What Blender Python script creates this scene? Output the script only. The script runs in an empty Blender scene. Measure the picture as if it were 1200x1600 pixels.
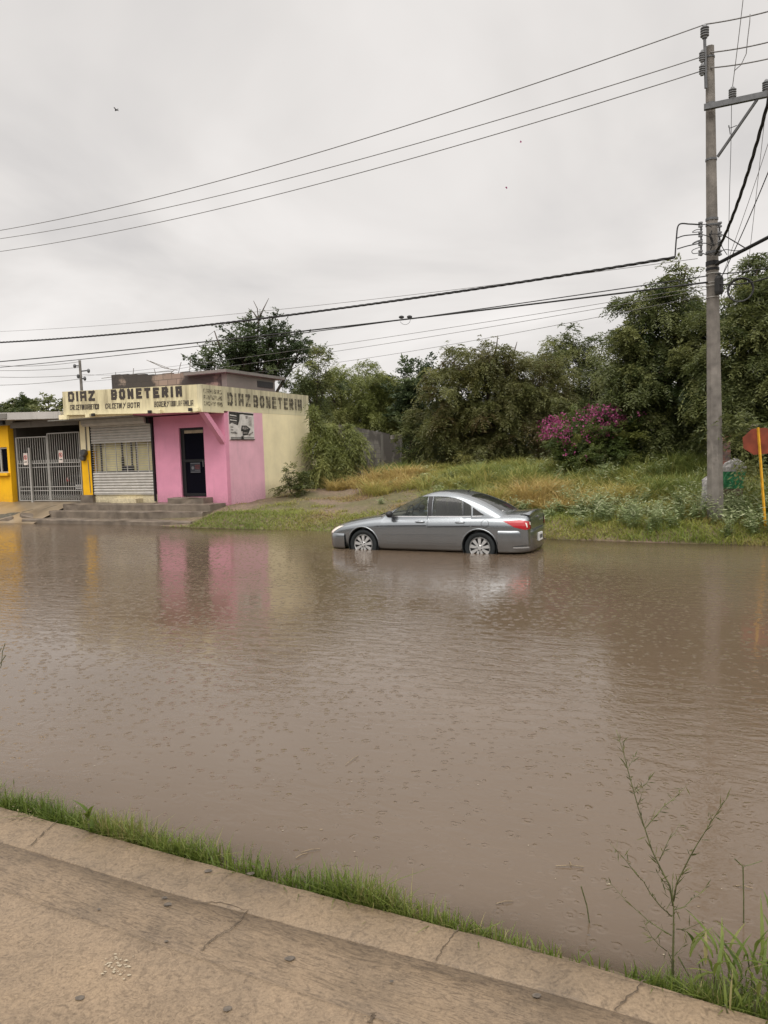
import bpy, bmesh, math, random
import numpy as np
from mathutils import Vector, Matrix
from mathutils.bvhtree import BVHTree
R = math.radians
random.seed(7); rng = np.random.default_rng(11)
scene = bpy.context.scene
col = scene.collection

# ------------------------------------------------------------------ camera, sky, sun, exposure
CAM_H, F_PX, PITCH, ROLL = 2.05, 1155.0, R(4.7), R(1.7)
fw = Vector((0, math.cos(PITCH), -math.sin(PITCH)))
up0 = Vector((0, math.sin(PITCH), math.cos(PITCH)))
cr = Vector((1, 0, 0)) * math.cos(ROLL) - up0 * math.sin(ROLL)
cu = up0 * math.cos(ROLL) + Vector((1, 0, 0)) * math.sin(ROLL)
cam_d = bpy.data.cameras.new('camera'); cam = bpy.data.objects.new('camera', cam_d); col.objects.link(cam)
cam.matrix_world = Matrix(((cr.x, cu.x, -fw.x, 0), (cr.y, cu.y, -fw.y, 0), (cr.z, cu.z, -fw.z, CAM_H), (0, 0, 0, 1)))
cam_d.sensor_fit = 'VERTICAL'; cam_d.sensor_height = 36.0; cam_d.lens = 36.0 * F_PX / 1600.0
cam_d.clip_start = 0.05; cam_d.clip_end = 3000
scene.camera = cam
scene.view_settings.view_transform = 'Standard'; scene.view_settings.look = 'None'
scene.view_settings.exposure = 0.0; scene.view_settings.gamma = 1.0

SUN_EL, SUN_AZ = R(58), R(200)          # azimuth clockwise from +Y: behind the camera, a little to the left
world = bpy.data.worlds.new('World'); scene.world = world; world.use_nodes = True
wn = world.node_tree; wn.nodes.clear()


def N(nt, t, **kw):
    n = nt.nodes.new(t)
    for k, v in kw.items():
        if k.startswith('i_'):
            k2 = k[2:]
            s = n.inputs[int(k2)] if k2.isdigit() else n.inputs[k2.replace('_', ' ')]
            if isinstance(v, bpy.types.NodeSocket): nt.links.new(v, s)
            else: s.default_value = v
        else: setattr(n, k, v)
    return n


def mth(nt, op, a, b=None, c=None, clamp=False):
    n = nt.nodes.new('ShaderNodeMath'); n.operation = op; n.use_clamp = clamp
    for i, v in enumerate((a, b, c)):
        if v is None: continue
        if isinstance(v, bpy.types.NodeSocket): nt.links.new(v, n.inputs[i])
        else: n.inputs[i].default_value = v
    return n.outputs[0]


def ramp(nt, fac, stops):
    n = nt.nodes.new('ShaderNodeValToRGB'); el = n.color_ramp.elements
    while len(el) < len(stops): el.new(0.5)
    for e, (p, c) in zip(el, stops):
        e.position = p; e.color = (c[0], c[1], c[2], 1) if len(c) == 3 else c
    nt.links.new(fac, n.inputs[0]); return n.outputs[0]


def mixc(nt, fac, a, b, blend='MIX'):
    n = nt.nodes.new('ShaderNodeMix'); n.data_type = 'RGBA'; n.blend_type = blend
    for s, v in ((n.inputs[0], fac), (n.inputs[6], a), (n.inputs[7], b)):
        if isinstance(v, bpy.types.NodeSocket): nt.links.new(v, s)
        elif isinstance(v, (tuple, list)): s.default_value = (v[0], v[1], v[2], 1)
        else: s.default_value = v
    return n.outputs[2]


tc = N(wn, 'ShaderNodeTexCoord')
sky = N(wn, 'ShaderNodeTexSky'); sky.sky_type = 'NISHITA'; sky.sun_disc = False
sky.sun_elevation = SUN_EL; sky.sun_rotation = SUN_AZ
hs = N(wn, 'ShaderNodeHueSaturation', i_Saturation=0.15, i_Value=1.0); wn.links.new(sky.outputs[0], hs.inputs['Color'])
sep = N(wn, 'ShaderNodeSeparateXYZ'); wn.links.new(tc.outputs['Generated'], sep.inputs[0])
# flat cloud deck: divide by elevation so that cloud patches get smaller towards the horizon
zz = mth(wn, 'MAXIMUM', mth(wn, 'ADD', sep.outputs[2], 0.22), 0.1)
cx = mth(wn, 'DIVIDE', sep.outputs[0], zz); cy = mth(wn, 'DIVIDE', sep.outputs[1], zz)
cmb = N(wn, 'ShaderNodeCombineXYZ'); wn.links.new(cx, cmb.inputs[0]); wn.links.new(cy, cmb.inputs[1])
n1 = N(wn, 'ShaderNodeTexNoise', i_Scale=1.1, i_Detail=5.0, i_Roughness=0.5, i_Distortion=0.5); wn.links.new(cmb.outputs[0], n1.inputs['Vector'])
n2 = N(wn, 'ShaderNodeTexNoise', i_Scale=0.45, i_Detail=2.0); wn.links.new(cmb.outputs[0], n2.inputs['Vector'])
nn = mth(wn, 'ADD', mth(wn, 'MULTIPLY', n1.outputs[0], 0.6), mth(wn, 'MULTIPLY', n2.outputs[0], 0.4))
cloud = ramp(wn, nn, [(0.36, (5.7, 5.5, 5.42)), (0.48, (7.25, 6.95, 6.72)), (0.60, (8.75, 8.4, 8.15))])
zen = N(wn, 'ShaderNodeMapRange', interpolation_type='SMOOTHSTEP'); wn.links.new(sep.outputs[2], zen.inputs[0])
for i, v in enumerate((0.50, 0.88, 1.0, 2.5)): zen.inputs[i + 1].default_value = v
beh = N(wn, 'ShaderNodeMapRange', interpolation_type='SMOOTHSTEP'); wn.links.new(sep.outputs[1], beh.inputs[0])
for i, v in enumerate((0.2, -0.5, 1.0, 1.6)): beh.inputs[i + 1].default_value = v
low = N(wn, 'ShaderNodeMapRange', interpolation_type='SMOOTHSTEP'); wn.links.new(sep.outputs[2], low.inputs[0])      # sky dimmed low behind camera, standing in for unseen trees and houses, darkening reflections
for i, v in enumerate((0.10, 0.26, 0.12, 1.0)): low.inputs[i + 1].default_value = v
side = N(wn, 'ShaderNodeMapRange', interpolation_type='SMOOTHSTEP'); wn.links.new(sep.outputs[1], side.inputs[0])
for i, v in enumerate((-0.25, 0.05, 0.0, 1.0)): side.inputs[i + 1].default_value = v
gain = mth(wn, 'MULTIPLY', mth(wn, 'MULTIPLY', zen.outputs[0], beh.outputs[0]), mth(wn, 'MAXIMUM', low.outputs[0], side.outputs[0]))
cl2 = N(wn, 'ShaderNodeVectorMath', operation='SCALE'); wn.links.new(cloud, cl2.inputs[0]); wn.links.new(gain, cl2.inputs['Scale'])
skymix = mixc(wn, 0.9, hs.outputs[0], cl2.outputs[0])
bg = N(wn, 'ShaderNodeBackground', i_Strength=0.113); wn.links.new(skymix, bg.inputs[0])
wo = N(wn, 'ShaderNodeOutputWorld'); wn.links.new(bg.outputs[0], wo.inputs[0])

sun_d = bpy.data.lights.new('sun', 'SUN'); sun_d.energy = 1.5; sun_d.angle = R(50); sun_d.color = (1.0, 0.95, 0.88)
sun = bpy.data.objects.new('sun', sun_d); col.objects.link(sun)
sdir = Vector((math.sin(SUN_AZ) * math.cos(SUN_EL), math.cos(SUN_AZ) * math.cos(SUN_EL), math.sin(SUN_EL)))
sun.rotation_euler = sdir.to_track_quat('Z', 'Y').to_euler(); sun.location = (0, -5, 30)

# ------------------------------------------------------------------ helpers
def ray(px, py): return fw + cr * ((px - 600) / F_PX) + cu * ((800 - py) / F_PX)
def at_z(px, py, z=0.0):
    d = ray(px, py); return Vector((0, 0, CAM_H)) + d * ((z - CAM_H) / d.z)
def at_y(px, py, y):
    d = ray(px, py); return Vector((0, 0, CAM_H)) + d * (y / d.y)


def tag(o, label=None, cat=None, group=None, kind=None):
    if label: o['label'] = label
    if cat: o['category'] = cat
    if group: o['group'] = group
    if kind: o['kind'] = kind
    return o


def thing(name, label, cat, loc=(0, 0, 0), rz=0.0, group=None):
    o = bpy.data.objects.new(name, None); col.objects.link(o)
    o.location = loc; o.rotation_euler = (0, 0, rz); o.empty_display_size = 0.1
    return tag(o, label, cat, group)


class MB:
    def __init__(self): self.v = []; self.f = []; self.m = []; self.T = None; self.mi = 0
    def add(self, vs, fs, mi=None):
        o = len(self.v)
        if self.T is not None: vs = [self.T @ Vector(p) for p in vs]
        self.v.extend([tuple(p) for p in vs]); self.f.extend([tuple(i + o for i in f) for f in fs])
        self.m.extend([self.mi if mi is None else mi] * len(fs)); return self
    def box(self, x0, x1, y0, y1, z0, z1, mi=None):
        return self.add([(x0, y0, z0), (x1, y0, z0), (x1, y1, z0), (x0, y1, z0), (x0, y0, z1), (x1, y0, z1), (x1, y1, z1), (x0, y1, z1)],
                        [(0, 3, 2, 1), (4, 5, 6, 7), (0, 1, 5, 4), (1, 2, 6, 5), (2, 3, 7, 6), (3, 0, 4, 7)], mi)
    def prism(self, poly, d0, d1, axis='y', mi=None):
        n = len(poly)
        def P(a, b, d): return {'y': (a, d, b), 'x': (d, a, b), 'z': (a, b, d)}[axis]
        vs = [P(a, b, d0) for a, b in poly] + [P(a, b, d1) for a, b in poly]
        fs = [tuple(range(n)), tuple(range(2 * n - 1, n - 1, -1))] + [(i, i + n, (i + 1) % n + n, (i + 1) % n) for i in range(n)]
        return self.add(vs, fs, mi)
    def bar(self, a, b, w, h=None, mi=None):
        a = Vector(a); b = Vector(b); d = (b - a); L = d.length; h = h or w
        q = d.to_track_quat('Z', 'Y').to_matrix()
        vs = []
        for z in (0, L):
            for x, y in ((-w / 2, -h / 2), (w / 2, -h / 2), (w / 2, h / 2), (-w / 2, h / 2)): vs.append(a + q @ Vector((x, y, z)))
        return self.add(vs, [(0, 3, 2, 1), (4, 5, 6, 7), (0, 1, 5, 4), (1, 2, 6, 5), (2, 3, 7, 6), (3, 0, 4, 7)], mi)
    def tube(self, pts, r, n=6, cap=True, mi=None, closed=False):
        pts = [Vector(p) for p in pts]; k = len(pts)
        rs = r if isinstance(r, (list, tuple)) else [r] * k
        vs = []; prev = None
        for i, p in enumerate(pts):
            if closed: t = pts[(i + 1) % k] - pts[i - 1]
            else: t = pts[min(i + 1, k - 1)] - pts[max(i - 1, 0)]
            t.normalize()
            if prev is None:
                a = Vector((0, 0, 1)) if abs(t.z) < 0.9 else Vector((1, 0, 0)); u = t.cross(a).normalized()
            else:
                u = (prev - t * prev.dot(t)).normalized()
            prev = u; w = t.cross(u)
            for j in range(n):
                an = 2 * math.pi * j / n; vs.append(p + (u * math.cos(an) + w * math.sin(an)) * rs[i])
        fs = []
        for i in range(k if closed else k - 1):
            i2 = (i + 1) % k
            for j in range(n): fs.append((i * n + j, i * n + (j + 1) % n, i2 * n + (j + 1) % n, i2 * n + j))
        if cap and not closed: fs += [tuple(range(n - 1, -1, -1)), tuple((k - 1) * n + j for j in range(n))]
        return self.add(vs, fs, mi)
    def lathe(self, prof, n=24, axis='z', c=(0, 0, 0), mi=None, cap=True):
        vs = []
        for r, h in prof:
            for j in range(n):
                a = 2 * math.pi * j / n; x, y = r * math.cos(a), r * math.sin(a)
                p = {'z': (x, y, h), 'y': (x, h, y), 'x': (h, x, y)}[axis]; vs.append((p[0] + c[0], p[1] + c[1], p[2] + c[2]))
        fs = [(i * n + j, i * n + (j + 1) % n, (i + 1) * n + (j + 1) % n, (i + 1) * n + j) for i in range(len(prof) - 1) for j in range(n)]
        if cap: fs += [tuple(range(n)), tuple((len(prof) - 1) * n + j for j in range(n - 1, -1, -1))]
        return self.add(vs, fs, mi)
    def ellipsoid(self, c, r, n=12, m=8, mi=None, jit=0.0):
        prof_v = []; fs = []
        for i in range(m + 1):
            th = math.pi * i / m
            for j in range(n):
                a = 2 * math.pi * j / n; q = 1 + random.uniform(-jit, jit)
                prof_v.append((c[0] + r[0] * q * math.sin(th) * math.cos(a), c[1] + r[1] * q * math.sin(th) * math.sin(a), c[2] + r[2] * q * math.cos(th)))
        for i in range(m):
            for j in range(n): fs.append((i * n + j, (i + 1) * n + j, (i + 1) * n + (j + 1) % n, i * n + (j + 1) % n))
        return self.add(prof_v, fs, mi)
    def grid(self, P, mi=None):
        r, c = len(P), len(P[0])
        return self.add([p for row in P for p in row], [(i * c + j, i * c + j + 1, (i + 1) * c + j + 1, (i + 1) * c + j) for i in range(r - 1) for j in range(c - 1)], mi)
    def build(self, name, mats, parent=None, smooth=False, bevel=0.0, fix=True):
        me = bpy.data.meshes.new(name); me.from_pydata(self.v, [], self.f)
        mats = mats if isinstance(mats, (list, tuple)) else [mats]
        for m in mats: me.materials.append(m)
        me.polygons.foreach_set('material_index', self.m)
        if fix:
            bm = bmesh.new(); bm.from_mesh(me); bmesh.ops.recalc_face_normals(bm, faces=bm.faces)
            bm.to_mesh(me); bm.free()
        if smooth: me.polygons.foreach_set('use_smooth', [True] * len(me.polygons))
        me.update()
        o = bpy.data.objects.new(name, me); col.objects.link(o); o.parent = parent
        if bevel:
            b = o.modifiers.new('bevel', 'BEVEL'); b.width = bevel; b.segments = 2; b.limit_method = 'ANGLE'; b.angle_limit = R(40)
        return o


def np_mesh(name, V, Fq, mat, parent=None, tint=None, smooth=False):
    """fast mesh from arrays: V (n,3), Fq (m,k) all faces of k corners"""
    V = np.asarray(V, np.float32); Fq = np.asarray(Fq, np.int32); m, k = Fq.shape
    me = bpy.data.meshes.new(name); me.vertices.add(len(V)); me.vertices.foreach_set('co', V.ravel())
    me.loops.add(m * k); me.loops.foreach_set('vertex_index', Fq.ravel())
    me.polygons.add(m); me.polygons.foreach_set('loop_start', np.arange(0, m * k, k, dtype=np.int32))
    if smooth: me.polygons.foreach_set('use_smooth', np.ones(m, bool))
    me.materials.append(mat)
    if tint is not None:
        a = me.attributes.new('tint', 'FLOAT', 'POINT'); a.data.foreach_set('value', np.asarray(tint, np.float32))
    me.update(calc_edges=True)
    o = bpy.data.objects.new(name, me); col.objects.link(o); o.parent = parent
    return o


def copy_tree(o, parent=None):
    c = o.copy(); col.objects.link(c); c.parent = parent
    for ch in list(o.children): copy_tree(ch, c)
    return c


# ------------------------------------------------------------------ materials
def new_mat(name):
    m = bpy.data.materials.new(name); m.use_nodes = True; nt = m.node_tree; nt.nodes.clear()
    out = N(nt, 'ShaderNodeOutputMaterial'); p = N(nt, 'ShaderNodeBsdfPrincipled'); nt.links.new(p.outputs[0], out.inputs[0])
    return m, nt, p, out


def simple(name, c, rough=0.6, metal=0.0, var=0.12, scale=8.0, bump=0.0, spec=0.4, coat=0.0):
    m, nt, p, out = new_mat(name)
    t = N(nt, 'ShaderNodeTexCoord'); no = N(nt, 'ShaderNodeTexNoise', i_Scale=scale, i_Detail=5.0); nt.links.new(t.outputs['Object'], no.inputs['Vector'])
    lo = tuple(max(0, x * (1 - var * 2)) for x in c); hi = tuple(min(1, x * (1 + var * 2)) for x in c)
    nt.links.new(ramp(nt, no.outputs[0], [(0.25, lo), (0.75, hi)]), p.inputs['Base Color'])
    p.inputs['Roughness'].default_value = rough; p.inputs['Metallic'].default_value = metal
    p.inputs['Specular IOR Level'].default_value = spec; p.inputs['Coat Weight'].default_value = coat
    if bump:
        b = N(nt, 'ShaderNodeBump', i_Strength=bump, i_Distance=0.01); n3 = N(nt, 'ShaderNodeTexNoise', i_Scale=scale * 6, i_Detail=4.0)
        nt.links.new(t.outputs['Object'], n3.inputs['Vector']); nt.links.new(n3.outputs[0], b.inputs['Height']); nt.links.new(b.outputs[0], p.inputs['Normal'])
    return m


def painted_wall(name, c, stain=(0.12, 0.10, 0.07), amount=0.35, low=0.5, streak=0.5, zlow=0.4, ztop=None):
    """painted masonry: blotches, rain streaks, dirt near the ground (object coordinates, metres)"""
    m, nt, p, out = new_mat(name)
    t = N(nt, 'ShaderNodeTexCoord'); V = t.outputs['Object']
    n1 = N(nt, 'ShaderNodeTexNoise', i_Scale=1.3, i_Detail=6.0, i_Roughness=0.6); nt.links.new(V, n1.inputs['Vector'])
    mp = N(nt, 'ShaderNodeMapping'); mp.inputs['Scale'].default_value = (2.3, 2.3, 0.30); nt.links.new(V, mp.inputs[0])
    n2 = N(nt, 'ShaderNodeTexNoise', i_Scale=2.2, i_Detail=5.0, i_Roughness=0.65); nt.links.new(mp.outputs[0], n2.inputs['Vector'])
    n3 = N(nt, 'ShaderNodeTexNoise', i_Scale=14.0, i_Detail=6.0); nt.links.new(V, n3.inputs['Vector'])
    base = ramp(nt, n1.outputs[0], [(0.25, tuple(x * 0.86 for x in c)), (0.7, tuple(min(1, x * 1.08) for x in c))])
    f1 = N(nt, 'ShaderNodeMapRange', i_1=0.55, i_2=0.85, i_3=0.0, i_4=amount); nt.links.new(n2.outputs[0], f1.inputs[0])
    c1 = mixc(nt, f1.outputs[0], base, stain)
    sp = N(nt, 'ShaderNodeSeparateXYZ'); nt.links.new(V, sp.inputs[0])
    zl = N(nt, 'ShaderNodeMapRange', i_1=zlow + low, i_2=zlow, i_3=0.0, i_4=1.0); nt.links.new(sp.outputs[2], zl.inputs[0])
    f2 = mth(nt, 'MULTIPLY', zl.outputs[0], mth(nt, 'MULTIPLY', n3.outputs[0], streak), clamp=True)
    c2 = mixc(nt, f2, c1, stain)
    if ztop is not None:
        zt = N(nt, 'ShaderNodeMapRange', i_1=ztop - 0.35, i_2=ztop, i_3=0.0, i_4=1.0); nt.links.new(sp.outputs[2], zt.inputs[0])
        f3 = mth(nt, 'MULTIPLY', zt.outputs[0], mth(nt, 'MULTIPLY', mth(nt, 'SUBTRACT', n2.outputs[0], 0.3), 1.9), clamp=True)
        c2 = mixc(nt, f3, c2, tuple(s * 0.8 for s in stain))
    nt.links.new(c2, p.inputs['Base Color']); p.inputs['Roughness'].default_value = 0.75; p.inputs['Specular IOR Level'].default_value = 0.25
    b = N(nt, 'ShaderNodeBump', i_Strength=0.25, i_Distance=0.006); nt.links.new(n3.outputs[0], b.inputs['Height']); nt.links.new(b.outputs[0], p.inputs['Normal'])
    return m


def leaf_mat(name, stops, rough=0.45, trans=0.42, gain_=1.0):
    stops = [(q_, tuple(min(.5, x_ * gain_) for x_ in c_)) for q_, c_ in stops]
    m, nt, p, out = new_mat(name)
    a = N(nt, 'ShaderNodeAttribute'); a.attribute_name = 'tint'
    c = ramp(nt, a.outputs['Fac'], stops)
    nt.links.new(c, p.inputs['Base Color']); p.inputs['Roughness'].default_value = rough; p.inputs['Specular IOR Level'].default_value = 0.3
    tr = N(nt, 'ShaderNodeBsdfTranslucent'); nt.links.new(c, tr.inputs[0])
    mx = N(nt, 'ShaderNodeMixShader'); mx.inputs[0].default_value = trans
    nt.links.new(p.outputs[0], mx.inputs[1]); nt.links.new(tr.outputs[0], mx.inputs[2]); nt.links.new(mx.outputs[0], out.inputs[0])
    return m


def glass_mat(name, tint, opacity, rough=0.03):
    m, nt, p, out = new_mat(name)
    p.inputs['Base Color'].default_value = (*tint, 1); p.inputs['Roughness'].default_value = rough; p.inputs['Specular IOR Level'].default_value = 0.6
    tr = N(nt, 'ShaderNodeBsdfTransparent'); tr.inputs[0].default_value = (0.75, 0.8, 0.78, 1)
    mx = N(nt, 'ShaderNodeMixShader'); mx.inputs[0].default_value = opacity
    nt.links.new(tr.outputs[0], mx.inputs[1]); nt.links.new(p.outputs[0], mx.inputs[2]); nt.links.new(mx.outputs[0], out.inputs[0])
    return m


M = {}
M['pink'] = painted_wall('pink_paint', (0.70, 0.30, 0.42), stain=(0.34, 0.17, 0.20), amount=0.28, zlow=0.5, low=0.55, streak=1.1)
M['pink_side'] = painted_wall('faded_pink_paint', (0.78, 0.44, 0.53), stain=(0.40, 0.24, 0.29), amount=0.4, zlow=0.5, low=0.7, streak=1.1)
M['cream'] = painted_wall('cream_paint', (0.86, 0.76, 0.50), stain=(0.30, 0.25, 0.17), amount=0.30, zlow=0.6, low=0.6, streak=1.2)
M['fascia'] = painted_wall('fascia_paint', (0.80, 0.72, 0.46), stain=(0.32, 0.27, 0.17), amount=0.30, zlow=-9, ztop=3.82)
M['fascia_side'] = painted_wall('worn_fascia_paint', (0.68, 0.62, 0.42), stain=(0.22, 0.20, 0.15), amount=0.6, zlow=-9, ztop=3.85)
M['yellow'] = painted_wall('yellow_paint', (0.86, 0.47, 0.012), stain=(0.40, 0.20, 0.03), amount=0.3, zlow=0.55, low=0.5, streak=.9)
M['block'] = painted_wall('bare_block', (0.34, 0.25, 0.20), stain=(0.035, 0.032, 0.03), amount=1.0, zlow=-9, ztop=5.0)
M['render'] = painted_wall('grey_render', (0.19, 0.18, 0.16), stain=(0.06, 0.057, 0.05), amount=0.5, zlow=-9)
M['oldconc'] = painted_wall('old_concrete', (0.44, 0.42, 0.39), stain=(0.07, 0.065, 0.06), amount=0.9, zlow=-9)
M['slab'] = painted_wall('slab_concrete', (0.20, 0.19, 0.175), stain=(0.05, 0.05, 0.045), amount=0.7, zlow=-9)
M['carport_dark'] = painted_wall('dark_carport_wall', (0.085, 0.08, 0.072), stain=(0.03, 0.03, 0.028), amount=0.5, zlow=-9)  # dark grey put in the wall colour so the carport interior looks dimmer
M['step'] = simple('wet_step_concrete', (0.15, 0.122, 0.094), 0.5, var=0.22, scale=3.5, bump=0.5)
M['polec'] = simple('pole_concrete', (0.165, 0.15, 0.132), 0.8, var=0.2, scale=5.0, bump=0.5)
M['shutter'] = simple('shutter_metal', (0.48, 0.46, 0.42), 0.5, 0.1, var=0.07, scale=5)
M['black'] = simple('black_metal', (0.007, 0.007, 0.008), 0.55, 0.0, var=0.1)
M['blackrub'] = simple('black_rubber', (0.012, 0.015, 0.016), 0.7, 0, var=0.1)
M['dark'] = simple('dark_plastic', (0.02, 0.02, 0.021), 0.5, var=0.1)
M['galv'] = simple('galvanised_steel', (0.12, 0.122, 0.125), 0.5, 0.6, var=0.12, scale=12)
M['porc'] = simple('grey_porcelain', (0.17, 0.175, 0.18), 0.3, 0.0, var=0.1)
M['whitepaint'] = simple('white_painted_steel', (0.34, 0.33, 0.305), 0.5, 0.0, var=0.06)
M['letter'] = None
M['wire'] = simple('cable_black', (0.02, 0.02, 0.02), 0.6, var=0.05)
M['alu'] = simple('aluminium_wire', (0.16, 0.155, 0.15), 0.5, 0.5, var=0.1)
M['bark'] = simple('bark', (0.075, 0.058, 0.045), 0.85, var=0.3, scale=10, bump=0.8)


def letter_mat(name, c, lo, hi):
    m, nt, p, out = new_mat(name); p.inputs['Base Color'].default_value = (*c, 1); p.inputs['Roughness'].default_value = 0.7
    t = N(nt, 'ShaderNodeTexCoord'); n1 = N(nt, 'ShaderNodeTexNoise', i_Scale=9.0, i_Detail=7.0, i_Roughness=0.75); nt.links.new(t.outputs['Object'], n1.inputs['Vector'])
    f = N(nt, 'ShaderNodeMapRange', i_1=lo, i_2=hi, i_3=0.0, i_4=1.0); nt.links.new(n1.outputs[0], f.inputs[0])
    tr = N(nt, 'ShaderNodeBsdfTransparent'); mx = N(nt, 'ShaderNodeMixShader'); nt.links.new(f.outputs[0], mx.inputs[0])
    nt.links.new(tr.outputs[0], mx.inputs[1]); nt.links.new(p.outputs[0], mx.inputs[2]); nt.links.new(mx.outputs[0], out.inputs[0])
    return m


M['letter'] = letter_mat('letter_paint', (0.045, 0.036, 0.03), 0.22, 0.40)
M['letter_faded'] = letter_mat('faded_letter_paint', (0.11, 0.095, 0.07), 0.34, 0.64)
M['letter_ghost'] = letter_mat('ghost_letter_paint', (0.16, 0.14, 0.10), 0.44, 0.66)


def brick_wall_mat(name, c1, c2, mortar, stain, scale=1.0):
    m, nt, p, out = new_mat(name)
    t = N(nt, 'ShaderNodeTexCoord'); V = t.outputs['Object']
    sp = N(nt, 'ShaderNodeSeparateXYZ'); nt.links.new(V, sp.inputs[0])
    cb = N(nt, 'ShaderNodeCombineXYZ'); nt.links.new(mth(nt, 'ADD', sp.outputs[0], sp.outputs[1]), cb.inputs[0]); nt.links.new(sp.outputs[2], cb.inputs[1])
    br = N(nt, 'ShaderNodeTexBrick', i_Scale=scale, i_Mortar_Size=0.012, i_Brick_Width=0.4, i_Row_Height=0.2)
    br.inputs['Color1'].default_value = (*c1, 1); br.inputs['Color2'].default_value = (*c2, 1); br.inputs['Mortar'].default_value = (*mortar, 1)
    nt.links.new(cb.outputs[0], br.inputs['Vector'])
    n1 = N(nt, 'ShaderNodeTexNoise', i_Scale=0.9, i_Detail=6.0, i_Roughness=0.6); nt.links.new(V, n1.inputs['Vector'])
    f = N(nt, 'ShaderNodeMapRange', i_1=0.42, i_2=0.50, i_3=0.0, i_4=0.95); nt.links.new(n1.outputs[0], f.inputs[0])
    nt.links.new(mixc(nt, f.outputs[0], br.outputs[0], stain), p.inputs['Base Color']); p.inputs['Roughness'].default_value = 0.9
    b = N(nt, 'ShaderNodeBump', i_Strength=0.6, i_Distance=0.012); nt.links.new(br.outputs[1], b.inputs['Height']); b.invert = True; nt.links.new(b.outputs[0], p.inputs['Normal'])
    return m


M['brick'] = brick_wall_mat('stained_block', (0.29, 0.225, 0.185), (0.22, 0.17, 0.14), (0.12, 0.10, 0.085), (0.04, 0.036, 0.034))
M['greyblock'] = brick_wall_mat('grey_block', (0.27, 0.25, 0.22), (0.20, 0.185, 0.165), (0.15, 0.14, 0.125), (0.10, 0.09, 0.08))

# ------------------------------------------------------------------ terrain, road, water
DU, DN = Vector((0.8725, -0.4886, 0)), Vector((0.4886, 0.8725, 0))   # along the street / across it


def sm(x, a, b):
    t = np.clip((x - a) / (b - a), 0, 1); return t * t * (3 - 2 * t)


def vnoise(x, y, s, seed=0):
    """cheap smooth value noise"""
    x = np.asarray(x) * s + seed * 17.3; y = np.asarray(y) * s + seed * 9.1
    xi, yi = np.floor(x), np.floor(y); fx, fy = x - xi, y - yi
    fx = fx * fx * (3 - 2 * fx); fy = fy * fy * (3 - 2 * fy)
    def h(a, b):
        q = np.sin(a * 127.1 + b * 311.7 + seed * 74.7) * 43758.5453; return q - np.floor(q)
    return (h(xi, yi) * (1 - fx) + h(xi + 1, yi) * fx) * (1 - fy) + (h(xi, yi + 1) * (1 - fx) + h(xi + 1, yi + 1) * fx) * fy


KS = 1.0703      # the walk stands 7 cm above the water
KXG = [KS * q for q in (-14, -2.13, -1.69, -1.3, -0.61, -0.05, 0.43, 0.84, 1.02, 1.19, 6)]
KYG = [KS * q for q in (9.6, 3.87, 3.66, 3.46, 3.13, 2.86, 2.64, 2.43, 2.32, 2.23, -0.2)]


def ground_z(x, y):
    x = np.asarray(x, float); y = np.asarray(y, float)
    v = x * DN.x + y * DN.y
    z = np.interp(v, [-3, 2.3, 2.45, 2.75, 3.3, 4.2, 9, 14.2, 15.5, 16.15, 16.6, 17.2, 18.2, 23, 30, 3000],
                  [-.24, -.24, -.24, -.24, -.24, -.24, -.20, -.26, -.16, .0, .14, .27, .45, .74, .9, 1.1])
    dk = (y - np.interp(x, KXG, KYG)) * .88
    near = np.interp(dk, [-.3, -.05, .03, .16, .4, .8, 1.7], [-.35, .0, .018, -.018, -.065, -.13, -.24])
    z = np.where(dk < 1.7, near, z)
    mound = 0.52 * sm(v, 18.0, 24.0) * sm(x, -3.0, 2.5) * (1 - 0.6 * sm(v, 27, 34))
    bumps = (vnoise(x, y, 0.9, 1) - .5) * 0.16 * sm(v, 16.6, 18.5) + (vnoise(x, y, 3.1, 2) - .5) * 0.07 * sm(v, 16.2, 17.2)
    wob = (vnoise(x, y, 0.5, 3) - .5) * .10 * sm(v, 15.0, 15.8) * (1 - sm(v, 17, 18)) + (vnoise(x, y, 2.3, 4) - .5) * .05 * sm(v, 2.7, 3.0) * (1 - sm(v, 3.6, 4.2))
    return z + mound + bumps + wob


def axis(lo, hi, fine0, fine1, step, grow=1.25):
    a = list(np.arange(fine0, fine1, step)); s = step
    while a[-1] < hi: s *= grow; a.append(a[-1] + s)
    s = step
    while a[0] > lo: s *= grow; a.insert(0, a[0] - s)
    return np.array(a)


us, vs_ = axis(-900, 900, -32, 2.5, 0.22), np.unique(np.concatenate([axis(-60, 3.9, 2.2, 3.9, 0.04), axis(4.0, 1500, 4.0, 33, 0.2)]))
UU, VV = np.meshgrid(us, vs_, indexing='ij')
GX = UU * DU.x + VV * DN.x; GY = UU * DU.y + VV * DN.y
GZ = ground_z(GX, GY)
idx = np.arange(len(us) * len(vs_)).reshape(len(us), len(vs_))
gf = np.stack([idx[:-1, :-1], idx[1:, :-1], idx[1:, 1:], idx[:-1, 1:]], -1).reshape(-1, 4)

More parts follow.
